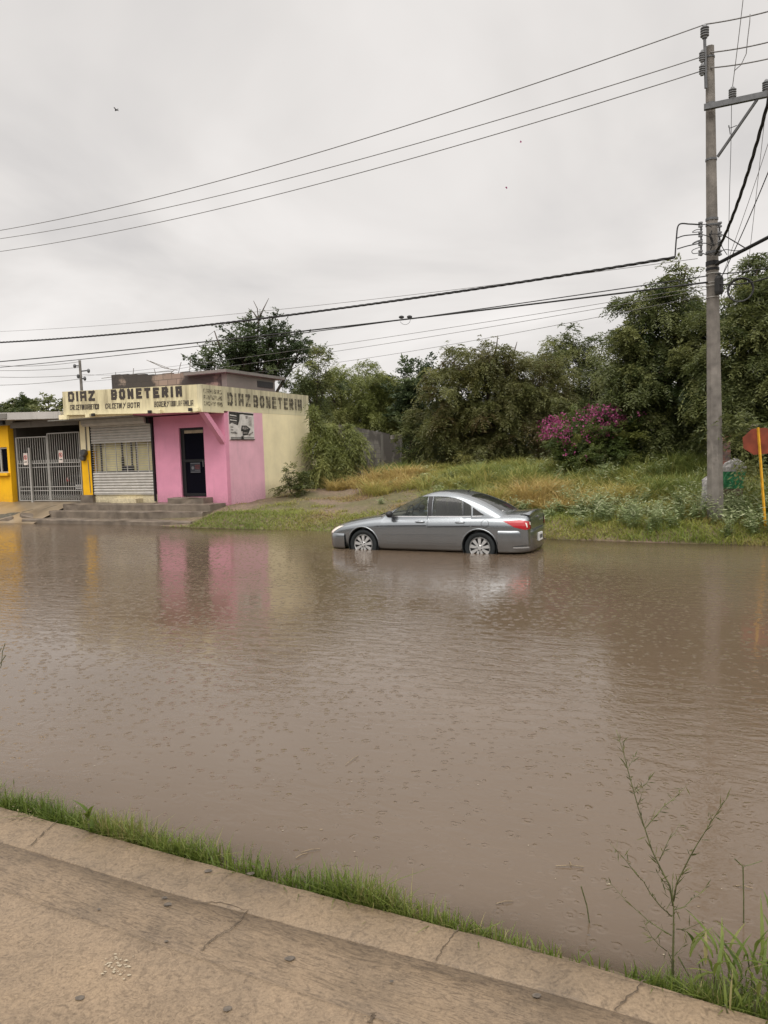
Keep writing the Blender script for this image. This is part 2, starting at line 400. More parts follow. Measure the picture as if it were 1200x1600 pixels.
m, nt, p, out = new_mat('earth_and_grass')
t = N(nt, 'ShaderNodeTexCoord'); V = t.outputs['Object']
n1 = N(nt, 'ShaderNodeTexNoise', i_Scale=0.55, i_Detail=6.0, i_Roughness=0.6); nt.links.new(V, n1.inputs['Vector'])
n2 = N(nt, 'ShaderNodeTexNoise', i_Scale=9.0, i_Detail=8.0, i_Roughness=0.7); nt.links.new(V, n2.inputs['Vector'])
dirt = ramp(nt, n2.outputs[0], [(0.3, (0.08, 0.055, 0.036)), (0.55, (0.165, 0.118, 0.08)), (0.75, (0.24, 0.18, 0.125))])
green = ramp(nt, n2.outputs[0], [(0.3, (0.05, 0.05, 0.018)), (0.7, (0.14, 0.115, 0.05))])
f = N(nt, 'ShaderNodeMapRange', i_1=0.42, i_2=0.58, i_3=0.0, i_4=1.0); nt.links.new(n1.outputs[0], f.inputs[0])
nt.links.new(mixc(nt, f.outputs[0], dirt, green), p.inputs['Base Color']); p.inputs['Roughness'].default_value = 0.9
b = N(nt, 'ShaderNodeBump', i_Strength=0.8, i_Distance=0.03); nt.links.new(n2.outputs[0], b.inputs['Height']); nt.links.new(b.outputs[0], p.inputs['Normal'])
M['earth'] = m
ground = np_mesh('ground', np.stack([GX, GY, GZ], -1).reshape(-1, 3), gf, M['earth'], smooth=True)
tag(ground, 'earth bank and waste ground beyond the flooded street', kind='structure')

# flood water: opaque with mud, clearing a little where it is only a few centimetres deep
wu, wv = np.unique(np.concatenate([axis(-500, -4, -30, -4, 0.3), axis(-3.9, 300, -3.9, 3, 0.08)])), axis(2.2, 17.6, 2.2, 5.0, 0.05, 1.1)
wv = wv[wv < 17.7]
UU, VV = np.meshgrid(wu, wv, indexing='ij'); WX = UU * DU.x + VV * DN.x; WY = UU * DU.y + VV * DN.y
depth = -ground_z(WX, WY)
murk = .35 + .65 * (1 - np.exp(-np.clip(depth, 0, 1) / 0.030))
idx = np.arange(UU.size).reshape(UU.shape)
wf = np.stack([idx[:-1, :-1], idx[1:, :-1], idx[1:, 1:], idx[:-1, 1:]], -1).reshape(-1, 4)
m, nt, p, out = new_mat('muddy_flood_water')
t = N(nt, 'ShaderNodeTexCoord'); V = t.outputs['Object']
nb = N(nt, 'ShaderNodeTexNoise', i_Scale=0.25, i_Detail=4.0); nt.links.new(V, nb.inputs['Vector'])
nt.links.new(ramp(nt, nb.outputs[0], [(0.3, (0.102, 0.073, 0.049)), (0.5, (0.112, 0.081, 0.055)), (0.7, (0.128, 0.094, 0.066))]), p.inputs['Base Color'])
p.inputs['IOR'].default_value = 1.33; p.inputs['Roughness'].default_value = 0.06; p.inputs['Specular IOR Level'].default_value = 1.0
rot = N(nt, 'ShaderNodeMapping'); rot.inputs['Rotation'].default_value = (0, 0, R(22)); nt.links.new(V, rot.inputs[0])
mp = N(nt, 'ShaderNodeMapping'); mp.inputs['Scale'].default_value = (1.0, 2.4, 1.0); nt.links.new(rot.outputs[0], mp.inputs[0])
w1 = N(nt, 'ShaderNodeTexNoise', i_Scale=3.0, i_Detail=4.0, i_Roughness=0.62, i_Distortion=0.4); nt.links.new(mp.outputs[0], w1.inputs['Vector'])
calm = N(nt, 'ShaderNodeTexNoise', i_Scale=0.22, i_Detail=2.0); nt.links.new(V, calm.inputs['Vector'])
cf = N(nt, 'ShaderNodeMapRange', i_1=0.38, i_2=0.60, i_3=0.12, i_4=1.5); nt.links.new(calm.outputs[0], cf.inputs[0])
hw = mth(nt, 'MULTIPLY', mth(nt, 'MULTIPLY', w1.outputs[0], 0.62), cf.outputs[0])


def rings(scale, wdt, amp, keep, off):
    mv = N(nt, 'ShaderNodeMapping'); mv.inputs['Location'].default_value = off; nt.links.new(V, mv.inputs[0])
    wn_ = N(nt, 'ShaderNodeTexNoise', i_Scale=scale * 1.7, i_Detail=2.0); nt.links.new(mv.outputs[0], wn_.inputs['Vector'])
    wv2 = N(nt, 'ShaderNodeVectorMath', operation='MULTIPLY_ADD'); nt.links.new(wn_.outputs['Color'], wv2.inputs[0]); wv2.inputs[1].default_value = (.10 / scale * 4,) * 3; nt.links.new(mv.outputs[0], wv2.inputs[2])
    vo = N(nt, 'ShaderNodeTexVoronoi', i_Scale=scale); vo.voronoi_dimensions = '2D'; nt.links.new(wv2.outputs[0], vo.inputs['Vector'])
    sc = N(nt, 'ShaderNodeSeparateColor'); nt.links.new(vo.outputs['Color'], sc.inputs[0])
    rad = mth(nt, 'MULTIPLY_ADD', sc.outputs[0], 0.24, 0.02)
    q = mth(nt, 'DIVIDE', mth(nt, 'SUBTRACT', vo.outputs['Distance'], rad), wdt)
    g = mth(nt, 'POWER', 2.718, mth(nt, 'MULTIPLY', mth(nt, 'MULTIPLY', q, q), -1.0))
    wv_ = mth(nt, 'MULTIPLY', g, mth(nt, 'COSINE', mth(nt, 'MULTIPLY', q, 2.2)))
    on = mth(nt, 'GREATER_THAN', sc.outputs[1], keep)
    return mth(nt, 'MULTIPLY', mth(nt, 'MULTIPLY', wv_, on), mth(nt, 'MULTIPLY', mth(nt, 'SUBTRACT', 1.15, sc.outputs[0]), amp))


h = mth(nt, 'ADD', hw, rings(3.6, 0.10, 0.11, 0.55, (0, 0, 0)))
h = mth(nt, 'ADD', h, rings(12.0, 0.15, 0.17, 0.60, (8.1, 5.3, 0)))
h = mth(nt, 'ADD', h, rings(7.5, 0.13, 0.25, 0.62, (3.7, 1.9, 0)))
b = N(nt, 'ShaderNodeBump', i_Strength=1.0, i_Distance=0.012); nt.links.new(h, b.inputs['Height']); nt.links.new(b.outputs[0], p.inputs['Normal'])
at = N(nt, 'ShaderNodeAttribute'); at.attribute_name = 'tint'
tr = N(nt, 'ShaderNodeBsdfTransparent'); tr.inputs[0].default_value = (0.62, 0.60, 0.50, 1)
mx = N(nt, 'ShaderNodeMixShader'); nt.links.new(at.outputs['Fac'], mx.inputs[0])
nt.links.new(tr.outputs[0], mx.inputs[1]); nt.links.new(p.outputs[0], mx.inputs[2]); nt.links.new(mx.outputs[0], out.inputs[0])
M['water'] = m
water = np_mesh('flood_water', np.stack([WX, WY, np.zeros_like(WX)], -1).reshape(-1, 3), wf, m, tint=murk.ravel(), smooth=True)
tag(water, 'brown muddy flood water covering the street', kind='structure')

# ------------------------------------------------------------------ near pavement: kerb band, smooth strip, raised slab
KX, KY = KXG, KYG
MX_ = [KS * q for q in (-14, -1.94, -1.17, -0.6, -0.3, 0.04, 0.37, 0.6, 6)]
MY_ = [KS * q for q in (9.3, 3.5, 3.08, 2.86, 2.75, 2.58, 2.43, 2.34, -0.7)]
IX = [KS * q for q in (-14, -1.69, -0.95, -0.61, -0.26, -0.07, 6)]
IY = [KS * q for q in (8.9, 3.03, 2.65, 2.49, 2.33, 2.25, -1.2)]
px_ = np.concatenate([np.arange(-14, -3, 0.25), np.arange(-3, 2.2, 0.03), np.arange(2.2, 6, 0.25)])
def smooth_line(xs, ys):
    xx = np.arange(-20, 9, .02); yy = np.interp(xx, xs, ys); k = np.ones(31) / 31
    return np.interp(px_, xx, np.convolve(np.pad(yy, 15, mode='reflect', reflect_type='odd'), k, mode='valid'))


K0 = smooth_line(KX, KY)
K_ = K0 + (vnoise(px_, px_ * 0, 5, 5) - .5) * 0.008 + (vnoise(px_, px_ * 0, 26, 6) - .5) * 0.006
Mb = K0 - np.interp(px_, [-3, -2, -1, 0, 1], [.33, .31, .30, .26, .22])
Ib = K0 - .675


def conc_mat(name, c, mode):
    m, nt, p, out = new_mat(name)
    t = N(nt, 'ShaderNodeTexCoord'); V = t.outputs['Object']
    rot = N(nt, 'ShaderNodeMapping'); rot.inputs['Rotation'].default_value = (0, 0, R(26)); nt.links.new(V, rot.inputs[0])
    big = N(nt, 'ShaderNodeTexNoise', i_Scale=1.4, i_Detail=6.0, i_Roughness=0.6); nt.links.new(V, big.inputs['Vector'])
    fine = N(nt, 'ShaderNodeTexNoise', i_Scale=85.0, i_Detail=8.0, i_Roughness=0.7); nt.links.new(V, fine.inputs['Vector'])
    base = ramp(nt, big.outputs[0], [(0.3, tuple(x * 0.74 for x in c)), (0.55, c), (0.75, tuple(x * 1.12 for x in c))])
    gr = ramp(nt, fine.outputs[0], [(0.30, (0.50, 0.48, 0.46)), (0.44, (0.90, 0.89, 0.88)), (0.58, (1.06, 1.06, 1.06)), (0.72, (1.22, 1.21, 1.18))])
    colr = mixc(nt, 1.0, base, gr, 'MULTIPLY')
    if mode == 'broom':        # wavy trowel and broom lines running along the walk
        mp = N(nt, 'ShaderNodeMapping'); mp.inputs['Scale'].default_value = (8.0, 46.0, 1.0); nt.links.new(rot.outputs[0], mp.inputs[0])
        wv = N(nt, 'ShaderNodeTexNoise', i_Scale=1.0, i_Detail=5.0, i_Roughness=0.6, i_Distortion=2.6); nt.links.new(mp.outputs[0], wv.inputs['Vector'])
        hgt = wv.outputs[0]; st = 0.55; dk = (0.40, 0.52)
    else:                      # rough, wormy surface
        wv = N(nt, 'ShaderNodeTexNoise', i_Scale=19.0, i_Detail=7.0, i_Roughness=0.66, i_Distortion=2.3); nt.links.new(V, wv.inputs['Vector'])
        hgt = wv.outputs[0]; st = 0.75; dk = (0.36, 0.52)
    groove = ramp(nt, hgt, [(dk[0] - 0.04, (0.45, 0.43, 0.41)), (dk[1], (1.0, 1.0, 1.0)), (0.75, (1.08, 1.08, 1.08))])
    colr = mixc(nt, 0.8 if mode == 'broom' else 0.75, colr, groove, 'MULTIPLY')
    bl = N(nt, 'ShaderNodeTexNoise', i_Scale=3.2, i_Detail=8.0, i_Roughness=0.72); nt.links.new(V, bl.inputs['Vector'])
    colr = mixc(nt, 0.75, colr, ramp(nt, bl.outputs[0], [(0.34, (0.66, 0.66, 0.66)), (0.50, (1.0, 1.0, 1.0)), (0.72, (1.10, 1.09, 1.06))]), 'MULTIPLY')
    sp_ = N(nt, 'ShaderNodeTexVoronoi', i_Scale=9.0); nt.links.new(V, sp_.inputs['Vector'])
    sc = N(nt, 'ShaderNodeSeparateColor'); nt.links.new(sp_.outputs['Color'], sc.inputs[0])
    spot = mth(nt, 'MULTIPLY', mth(nt, 'LESS_THAN', sp_.outputs['Distance'], mth(nt, 'MULTIPLY', sc.outputs[1], 0.055)), mth(nt, 'GREATER_THAN', sc.outputs[0], 0.72))
    colr = mixc(nt, mth(nt, 'MULTIPLY', spot, 0.75), colr, (0.03, 0.026, 0.022))
    nt.links.new(colr, p.inputs['Base Color'])
    rr = N(nt, 'ShaderNodeMapRange', i_1=0.35, i_2=0.65, i_3=0.42, i_4=0.7); nt.links.new(big.outputs[0], rr.inputs[0]); nt.links.new(rr.outputs[0], p.inputs['Roughness'])
    b = N(nt, 'ShaderNodeBump', i_Strength=st, i_Distance=0.006); nt.links.new(mth(nt, 'ADD', hgt, mth(nt, 'MULTIPLY', fine.outputs[0], 0.35)), b.inputs['Height']); nt.links.new(b.outputs[0], p.inputs['Normal'])
    return m


M['conc_rough'] = conc_mat('rough_wet_concrete', (0.200, 0.145, 0.090), 'rough')
M['conc_broom'] = conc_mat('broomed_wet_concrete', (0.196, 0.141, 0.088), 'broom')
M['conc_slab'] = conc_mat('rough_raised_concrete', (0.218, 0.158, 0.100), 'rough')
M['stain'] = simple('gum_stain', (0.085, 0.07, 0.055), 0.6, var=0.2, scale=60)
M['crack'] = simple('crack_dirt', (0.075, 0.055, 0.036), 0.9, var=0.2, scale=60)
M['whitesplat'] = simple('dried_paint', (0.33, 0.28, 0.20), 0.7, var=0.1, scale=80)


def band(rows):
    """rows: list of (y array, z array/scalar) -> grid along px_"""
    P = []
    for y, z in rows: P.append(np.stack([px_, y, np.broadcast_to(z, px_.shape)], -1))
    P = np.stack(P, 1); n, k = P.shape[:2]; ix = np.arange(n * k).reshape(n, k)
    return P.reshape(-1, 3), np.stack([ix[:-1, :-1], ix[1:, :-1], ix[1:, 1:], ix[:-1, 1:]], -1).reshape(-1, 4)


top = 0.07
nz = lambda y, a=.006: top + (vnoise(px_, y, 5, 9) - .5) * a
Pk, Fk = band([(K_, -0.4), (K_, top - .028), (K_ - .008, nz(K_) - .008), (K_ - .022, nz(K_)), (K_ - .10, nz(K_ - .1, .008)), (Mb + (K_ - Mb) * .4, nz(Mb + .1, .008)), (Mb + .010, nz(Mb) - .001), (Mb, nz(Mb) - .007), (Mb - .004, 0.0)])
kerb = np_mesh('kerb', Pk, Fk, M['conc_rough'], smooth=False); tag(kerb, 'rough concrete kerb along the flooded street', kind='structure')
mz = top - .004
Pw, Fw = band([(Mb, 0.0), (Mb - .002, mz), (Mb * .66 + Ib * .34, mz - .003), (Mb * .3 + Ib * .7, mz - .001), (Ib + .008, mz), (Ib + .004, mz - .1)])
walk = np_mesh('sidewalk', Pw, Fw, M['conc_broom'], smooth=False); tag(walk, 'smooth broomed strip of the concrete pavement', kind='structure')
Ps, Fs_ = band([(Ib + .006, 0.0), (Ib + .003, mz + .03), (Ib - .006, mz + .040), (Ib - .022, mz + .043), (Ib - .07, mz + .044), (Ib - .09, mz + .040), (Ib - .3, mz + .042), (Ib - .8, mz + .044), (Ib - 2.0, mz + .05), (Ib - 5.0, mz + .06), (Ib - 12.0, mz + .06)])
slab_ = np_mesh('pavement_slab', Ps, Fs_, M['conc_slab'], smooth=False); tag(slab_, 'raised rough concrete slab nearest the camera', kind='structure')


def flat_poly(mb, pts, z, mi):
    n = len(pts); mb.add([(x, y, z) for x, y in pts], [tuple(range(n))], mi)


def blob(c, r, n=12, st=1.5, j=.22):
    return [(c[0] + r * st * (1 + random.uniform(-j, j)) * math.cos(2 * math.pi * i / n), c[1] + r * (1 + random.uniform(-j, j)) * math.sin(2 * math.pi * i / n)) for i in range(n)]


mk = MB()      # gum stains, cracks, a paint splat: marks that belong to the pavement
for (x, y, z, r) in [(325, 1362, top, .014), (392, 1366, top, .014), (453, 1499, mz, .014), (838, 1557, mz, .012), (257, 1404, mz, .009), (262, 1414, mz, .014), (155, 1422, mz, .007), (355, 1578, mz + .042, .012), (125, 1561, mz + .042, .012), (612, 1535, mz, .006), (920, 1463, top, .006), (260, 1472, mz, .006)]:
    q = at_z(x, y, z); flat_poly(mk, blob(q, r * .95), z + .0055, 0)


def crack(pp, z, w=.0028):
    pts = [at_z(x, y, z) for x, y in pp]; fine = []
    for a, b_ in zip(pts[:-1], pts[1:]):
        for k in range(6): fine.append(a.lerp(b_, k / 6) + Vector((random.uniform(-.006, .006), random.uniform(-.006, .006), 0)))
    fine.append(pts[-1])
    for a, b_ in zip(fine[:-1], fine[1:]):
        d = (b_ - a).normalized(); s = Vector((-d.y, d.x, 0)) * w * random.uniform(.5, 1.1)
        flat_poly(mk, [(a + s)[:2], (b_ + s)[:2], (b_ - s)[:2], (a - s)[:2]], z + .0052, 1)


crack([(312, 1488), (340, 1463), (362, 1452), (388, 1424)], mz)
crack([(388, 1424), (345, 1412), (300, 1410)], mz, .003)
crack([(718, 1446), (706, 1466), (692, 1484), (682, 1502)], top)
crack([(586, 1582), (578, 1600)], mz + .041, .010)
crack([(640, 1510), (700, 1524), (760, 1538)], mz, .002)
crack([(90, 1283), (70, 1300), (48, 1322)], top, .003); crack([(1010, 1532), (985, 1556), (960, 1580)], top, .003); crack([(1080, 1560), (960, 1528), (840, 1490), (730, 1458)], top, .0012)
for i in range(46):
    q = at_z(170 + random.gauss(12, 12), 1514 + random.gauss(0, 8) - 0, mz + .036)
    flat_poly(mk, blob(q, random.uniform(.0012, .0042), 7, 1.8, .5), mz + .0475 + i * 1e-5, 2)
marks = mk.build('pavement_stains', [M['stain'], M['crack'], M['whitesplat']], walk, fix=False)

# ------------------------------------------------------------------ hand-painted lettering (stroke glyphs)
GL = {
 'A': [[(0, 0), (0, 1), (1, 1), (1, 0)], [(0, .42), (1, .42)]], 'B': [[(0, 0), (0, 1), (.85, 1), (1, .85), (1, .66), (.85, .53), (0, .53)], [(.85, .53), (1, .4), (1, .14), (.85, 0), (0, 0)]],
 'C': [[(1, .82), (.8, 1), (.2, 1), (0, .82), (0, .18), (.2, 0), (.8, 0), (1, .18)]], 'D': [[(0, 0), (0, 1), (.75, 1), (1, .8), (1, .2), (.75, 0), (0, 0)]],
 'E': [[(1, 1), (0, 1), (0, 0), (1, 0)], [(0, .52), (.85, .52)]], 'F': [[(1, 1), (0, 1), (0, 0)], [(0, .52), (.8, .52)]],
 'H': [[(0, 0), (0, 1)], [(1, 0), (1, 1)], [(0, .5), (1, .5)]], 'I': [[(.5, 0), (.5, 1)]], 'L': [[(0, 1), (0, 0), (1, 0)]],
 'M': [[(0, 0), (0, 1), (.5, .4), (1, 1), (1, 0)]], 'N': [[(0, 0), (0, 1), (1, 0), (1, 1)]], 'O': [[(.2, 0), (0, .2), (0, .8), (.2, 1), (.8, 1), (1, .8), (1, .2), (.8, 0), (.2, 0)]],
 'P': [[(0, 0), (0, 1), (.8, 1), (1, .85), (1, .6), (.8, .45), (0, .45)]], 'R': [[(0, 0), (0, 1), (.8, 1), (1, .85), (1, .62), (.8, .48), (0, .48)], [(.5, .48), (1, 0)]],
 'S': [[(1, .84), (.8, 1), (.2, 1), (0, .84), (0, .64), (.2, .53), (.8, .47), (1, .36), (1, .16), (.8, 0), (.2, 0), (0, .16)]],
 'T': [[(0, 1), (1, 1)], [(.5, 1), (.5, 0)]], 'U': [[(0, 1), (0, .15), (.2, 0), (.8, 0), (1, .15), (1, 1)]], 'X': [[(0, 0), (1, 1)], [(0, 1), (1, 0)]],
 'Y': [[(0, 1), (.5, .55), (1, 1)], [(.5, .55), (.5, 0)]], 'y': [[(0, 1.05), (.25, .7), (.8, .75)], [(1, 1.1), (.8, .6), (.1, -.12)]], 'Z': [[(0, 1), (1, 1), (0, 0), (1, 0)]], 'K': [[(0, 0), (0, 1)], [(1, 1), (0, .45), (1, 0)]],
 'V': [[(0, 1), (.5, 0), (1, 1)]], 'G': [[(1, .82), (.8, 1), (.2, 1), (0, .82), (0, .18), (.2, 0), (1, 0), (1, .45), (.55, .45)]], 'Q': [[(.2, 0), (0, .2), (0, .8), (.2, 1), (.8, 1), (1, .8), (1, .2), (.8, 0), (.2, 0)], [(.6, .25), (1, -.05)]],
 '1': [[(.2, .8), (.5, 1), (.5, 0)]], '7': [[(0, 1), (1, 1), (.4, 0)]], '3': [[(0, .9), (.3, 1), (.8, 1), (1, .8), (.8, .55), (.4, .53)], [(.8, .53), (1, .3), (.8, 0), (.2, 0), (0, .12)]], '6': [[(.9, .95), (.4, 1), (0, .5), (0, .15), (.2, 0), (.8, 0), (1, .2), (.8, .5), (.05, .45)]],
 '0': [[(.2, 0), (0, .2), (0, .8), (.2, 1), (.8, 1), (1, .8), (1, .2), (.8, 0), (.2, 0)]], '-': [[(.1, .5), (.9, .5)]],
}


def lettering(mb, text, x, z, cw, h, th, y0, gap=None, slant=0.0, rough=0.006, proud=0.004, T=None):
    """paint a word in the local x/z plane at depth y0 (front is -y); cw glyph width, th stroke width. T maps (a, depth, z)"""
    gap = th + cw * .28 if gap is None else gap; k = 0; t2 = th / 2
    for ch in text:
        if ch == ' ': x += cw * .75; continue
        w = th if ch == 'I' else cw
        for line in GL[ch]:
            pts = [Vector((x + t2 + (w - th) * a + slant * b_ * h, z + t2 + (h - th) * b_)) for a, b_ in line]
            for i, (a, b_) in enumerate(zip(pts[:-1], pts[1:])):
                d = (b_ - a); L = d.length
                if L < 1e-6: continue
                d /= L; s = Vector((-d.y, d.x)) * t2; e0 = e1 = t2 * .92
                j = lambda: Vector((random.uniform(-rough, rough), random.uniform(-rough, rough)))
                c = [a - d * e0 - s + j(), b_ + d * e1 - s + j(), b_ + d * e1 + s + j(), a - d * e0 + s + j()]
                f = y0 - proud - k * 0.0003; k += 1
                f2 = y0 + .002
                vs = [(q.x, f, q.y) for q in c] + [(q.x, f2, q.y) for q in c]
                if T: vs = [T(*q) for q in vs]
                mb.add(vs, [(0, 1, 2, 3), (0, 4, 5, 1), (1, 5, 6, 2), (2, 6, 7, 3), (3, 7, 4, 0)])
        x += w + gap
    return x


# ------------------------------------------------------------------ the shop
BX, BY, BR = -4.97, 23.6, R(-25)
shop = thing('shop_building', 'pink and cream corner shop with painted sign band and roller shutter', 'shop', (BX, BY, 0), BR)
w = MB()
w.box(-2.90, -1.85, 0, .18, 0, 3.41); w.box(-.85, 0, 0, .18, 0, 3.41); w.box(-1.85, -.85, 0, .18, 3.0, 3.41); w.box(-1.85, -.85, .0, .18, 0, .74)
w.build('front_wall', M['pink'], shop)
w = MB(); w.box(-.18, 0, .18, 2.12, 0, 3.47); w.build('faded_pink_wall', M['pink_side'], shop)
w = MB(); w.box(-.18, 0, 2.12, 5.25, 0, 3.47); w.box(-6.2, -.18, 5.07, 5.25, 0, 3.6); w.box(-6.2, -6.02, .2, 5.07, 0, 3.6); w.build('side_wall', M['cream'], shop)
w = MB(); w.box(-5.72, -2.90, 0, .18, 0, .83); w.box(-4.65, -3.55, -.32, -.003, .3, .70); w.build('shutter_sill', M['cream'], shop)
w = MB(); w.box(-6.2, -5.74, -.06, .2, .82, 2.38); w.build('pillar', M['yellow'], shop)
w = MB(); w.box(-6.2, -5.74, -.06, .2, 2.38, 3.41); w.build('upper_pillar', M['cream'], shop)
w = MB(); w.box(-6.28, -5.70, -.14, .24, .1, .82); w.build('pillar_base', M['step'], shop)
w = MB(); w.box(-2.9, -.17, -.92, 5.06, 3.45, 3.6); w.build('canopy_slab', M['pink'], shop); w = MB(); w.box(-6.2, -2.9, -.92, 5.06, 3.45, 3.6); w.build('canopy_slab', M['cream'], shop)
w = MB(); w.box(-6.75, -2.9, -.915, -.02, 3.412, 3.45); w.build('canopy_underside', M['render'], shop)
fa = MB()
fa.prism([(-5.82, 3.58), (-.17, 3.405), (-.17, 4.24), (-5.82, 4.36)], -1.05, -.92, 'y'); fa.box(-5.82, -5.70, -.92, 0, 3.58, 4.35)
fascia = fa.build('fascia', M['fascia'], shop)
fs = MB(); fs.box(-.17, .004, -1.054, 5.254, 3.47, 4.24); fs.box(-.17, .004, -1.054, -.002, 3.405, 3.47); fs.box(-6.2, -.17, 5.09, 5.254, 3.6, 4.24)
fside = fs.build('side_fascia', M['fascia_side'], shop)
def word(parent, mat, text, x0, x1, z, h, th, y0=-1.05, g=.34, name='lettering', tilt=0.0, T=None, slant=0.0, rough=.004):
    n = sum(c not in ' I' for c in text); ni = text.count('I'); sp = text.count(' '); k = len(text.replace(' ', '')) - 1
    cw = (x1 - x0 - ni * th) / (n + g * k + .75 * sp)
    mb = MB(); lettering(mb, text, x0, z, cw, h, th, y0, gap=cw * g, slant=slant, rough=rough, T=T or (lambda a, d, zz: (a, d, zz - a * tilt)))
    return mb.build(name, mat, parent, fix=False)


word(fascia, M['letter'], 'DIAZ', -5.56, -4.36, 3.885, .33, .085, tilt=.022, rough=.006); word(fascia, M['letter'], 'BONETERIA', -3.65, -.75, 3.885, .33, .092, tilt=.022, rough=.006, g=.44)
for tx, xa, xb, th, sl in (('CALCETIN', -5.51, -4.86, .021, .1), ('DIABETICO', -4.83, -4.21, .019, .1), ('CALCETIN', -3.93, -3.23, .021, .1), ('y', -3.18, -3.08, .024, .15), ('BOTA', -2.99, -2.48, .028, .08), ('BOXER', -1.88, -1.42, .023, .08), ('y', -1.39, -1.30, .022, .15), ('TODA', -1.27, -1.03, .018, .05), ('LA', -.99, -.86, .018, .05), ('FAMILIA', -.83, -.35, .018, .05)):
    word(fascia, M['letter'], tx, xa, xb, 3.60, .17, th, tilt=.024, slant=sl, rough=.003, g=.26)
side_T = lambda a, d, z: (-d, a, z)           # text running along +y on the side wall, facing +x
word(fside, M['letter_faded'], 'DIAZ', .20, 1.45, 3.655, .41, .10, -.004, T=side_T, g=.38); word(fside, M['letter_faded'], 'BONETERIA', 1.63, 4.73, 3.65, .41, .10, -.004, T=side_T, g=.42)
for tx, z in (('CAMISAS', 3.98), ('PANTUFLAS', 3.79), ('CACHUCHAS', 3.60)): word(fside, M['letter_ghost'], tx, -.98, -.08, z, .13, .026, -.004, T=side_T, g=.34)
# diagonal brace under the sign corner
br = MB(); br.prism([(-1.0, 3.404), (-.78, 3.404), (-.002, 2.66), (-.002, 2.42)], -.20, -.02, 'x'); br.build('corner_brace', M['pink'], shop)
# door
d = MB(); d.box(-1.85, -1.79, .06, .14, .77, 3.0); d.box(-.91, -.85, .06, .14, .77, 3.0); d.box(-1.79, -.91, .06, .14, 2.92, 3.0); d.box(-1.79, -.91, .06, .14, 1.88, 1.97); d.box(-1.79, -.91, .06, .14, .77, .86); d.box(-1.79, -1.70, .07, .13, .86, 2.92)
door = d.build('door', M['black'], shop)
g = MB(); g.box(-1.70, -.91, .09, .11, .86, 1.88); g.box(-1.70, -.91, .09, .11, 1.97, 2.82)
m, nt, p, out = new_mat('dark_glass'); p.inputs['Base Color'].default_value = (.004, .004, .008, 1); p.inputs['Roughness'].default_value = .08; p.inputs['Specular IOR Level'].default_value = .06; M['darkglass'] = m
g.build('door_pane', M['darkglass'], door)
M['beige'] = simple('beige_panel', (.35, .29, .2), .7)
g = MB(); g.box(-1.70, -.91, .085, .115, 2.82, 2.92); g.build('transom', M['beige'], door)
M['signblack'] = simple('sign_black', (.02, .022, .03), .5); M['signgrey'] = simple('sign_grey', (.13, .13, .14), .5); M['signred'] = simple('sign_red', (.14, .03, .03), .5)
g = MB(); g.box(-1.50, -1.09, .062, .088, 1.53, 1.86, 0)
for z0, z1, mi in ((1.83, 1.85, 1), (1.54, 1.56, 1), (1.76, 1.785, 2), (1.70, 1.73, 2), (1.65, 1.67, 2), (1.60, 1.615, 1)): g.box(-1.31 if mi == 2 or z0 == 1.60 else -1.48, -1.11, .059, .062, z0, z1, mi)
g.lathe([(.0, .060), (.055, .060), (.055, .0625)], 20, 'y', (-1.40, 0, 1.69), 1)
g.build('door_sign', [M['signblack'], M['signgrey'], M['signred']], door)
g = MB(); g.box(-.96, -.93, .02, .06, 1.72, 1.92); g.build('door_handle', M['galv'], door)
# roller shutter with an open grille in the middle
sh = MB()
def slats(mb, x0, x1, z0, z1, pitch=.095, y=-.03):
    rows = []; z = z1
    while z > z0 - 1e-4:
        for a in np.linspace(0, 1, 7)[:-1]: rows.append((max(z - a * pitch, z0), y - .028 * math.sin(math.pi * a) - (.0 if a > 0 else -.008)))
        z -= pitch
    mb.grid([[(x0, yy, zz), (x1, yy, zz)] for zz, yy in rows])
slats(sh, -5.70, -2.98, 2.60, 3.24); slats(sh, -5.70, -2.98, .86, 1.60)
sh.box(-5.70, -2.98, -.05, -.01, .83, .86)
shutter = sh.build('roller_shutter', M['shutter'], shop)
gr = MB()
for k in range(12): gr.tube([(-5.70, -.04, 1.64 + k * .082), (-2.98, -.04, 1.64 + k * .082)], .009, 6)
for k in range(6): x = -5.55 + k * .48; gr.box(x, x + .018, -.06, -.03, 1.60, 2.60)
gr.build('grille', M['shutter'], shutter)
bx = MB(); bx.prism([(-.30, 3.28), (-.30, 3.42), (-.26, 3.455 - .045), (-.0, 3.41), (-.0, 3.22), (-.22, 3.20)], -5.88, -3.05, 'x'); bx.build('shutter_housing', M['shutter'], shutter, bevel=.01)
gd = MB(); gd.box(-5.74, -5.70, -.07, .02, .80, 3.3); gd.build('shutter_guide', M['black'], shutter); gd = MB(); gd.box(-2.98, -2.92, -.07, .02, .60, 3.40); gd.build('shutter_guide', M['black'], shutter); gd = MB(); gd.box(-3.04, -2.93, -.2, -.075, 3.2, 3.40); gd.build('shutter_motor', M['black'], shutter)
M['blind'] = simple('cream_blind', (.66, .60, .34), .7, var=.12, scale=2)
sw = MB(); sw.box(-5.72, -2.9, .20, .22, .83, 3.4); shopwin = sw.build('shop_window', M['blind'], shop)
sf = MB()
for x in (-5.5, -4.52, -4.1, -3.88, -3.05): sf.box(x, x + .035, .14, .19, .85, 3.3)
sf.box(-5.7, -2.95, .13, .185, 1.58, 1.64); sf.build('window_frame', M['galv'], shopwin)
sb = MB(); sb.box(-4.42, -4.02, .1, .19, 1.64, 1.82); sb.box(-4.50, -4.46, .1, .19, 1.64, 2.1); sb.build('payment_slot', M['dark'], shopwin)
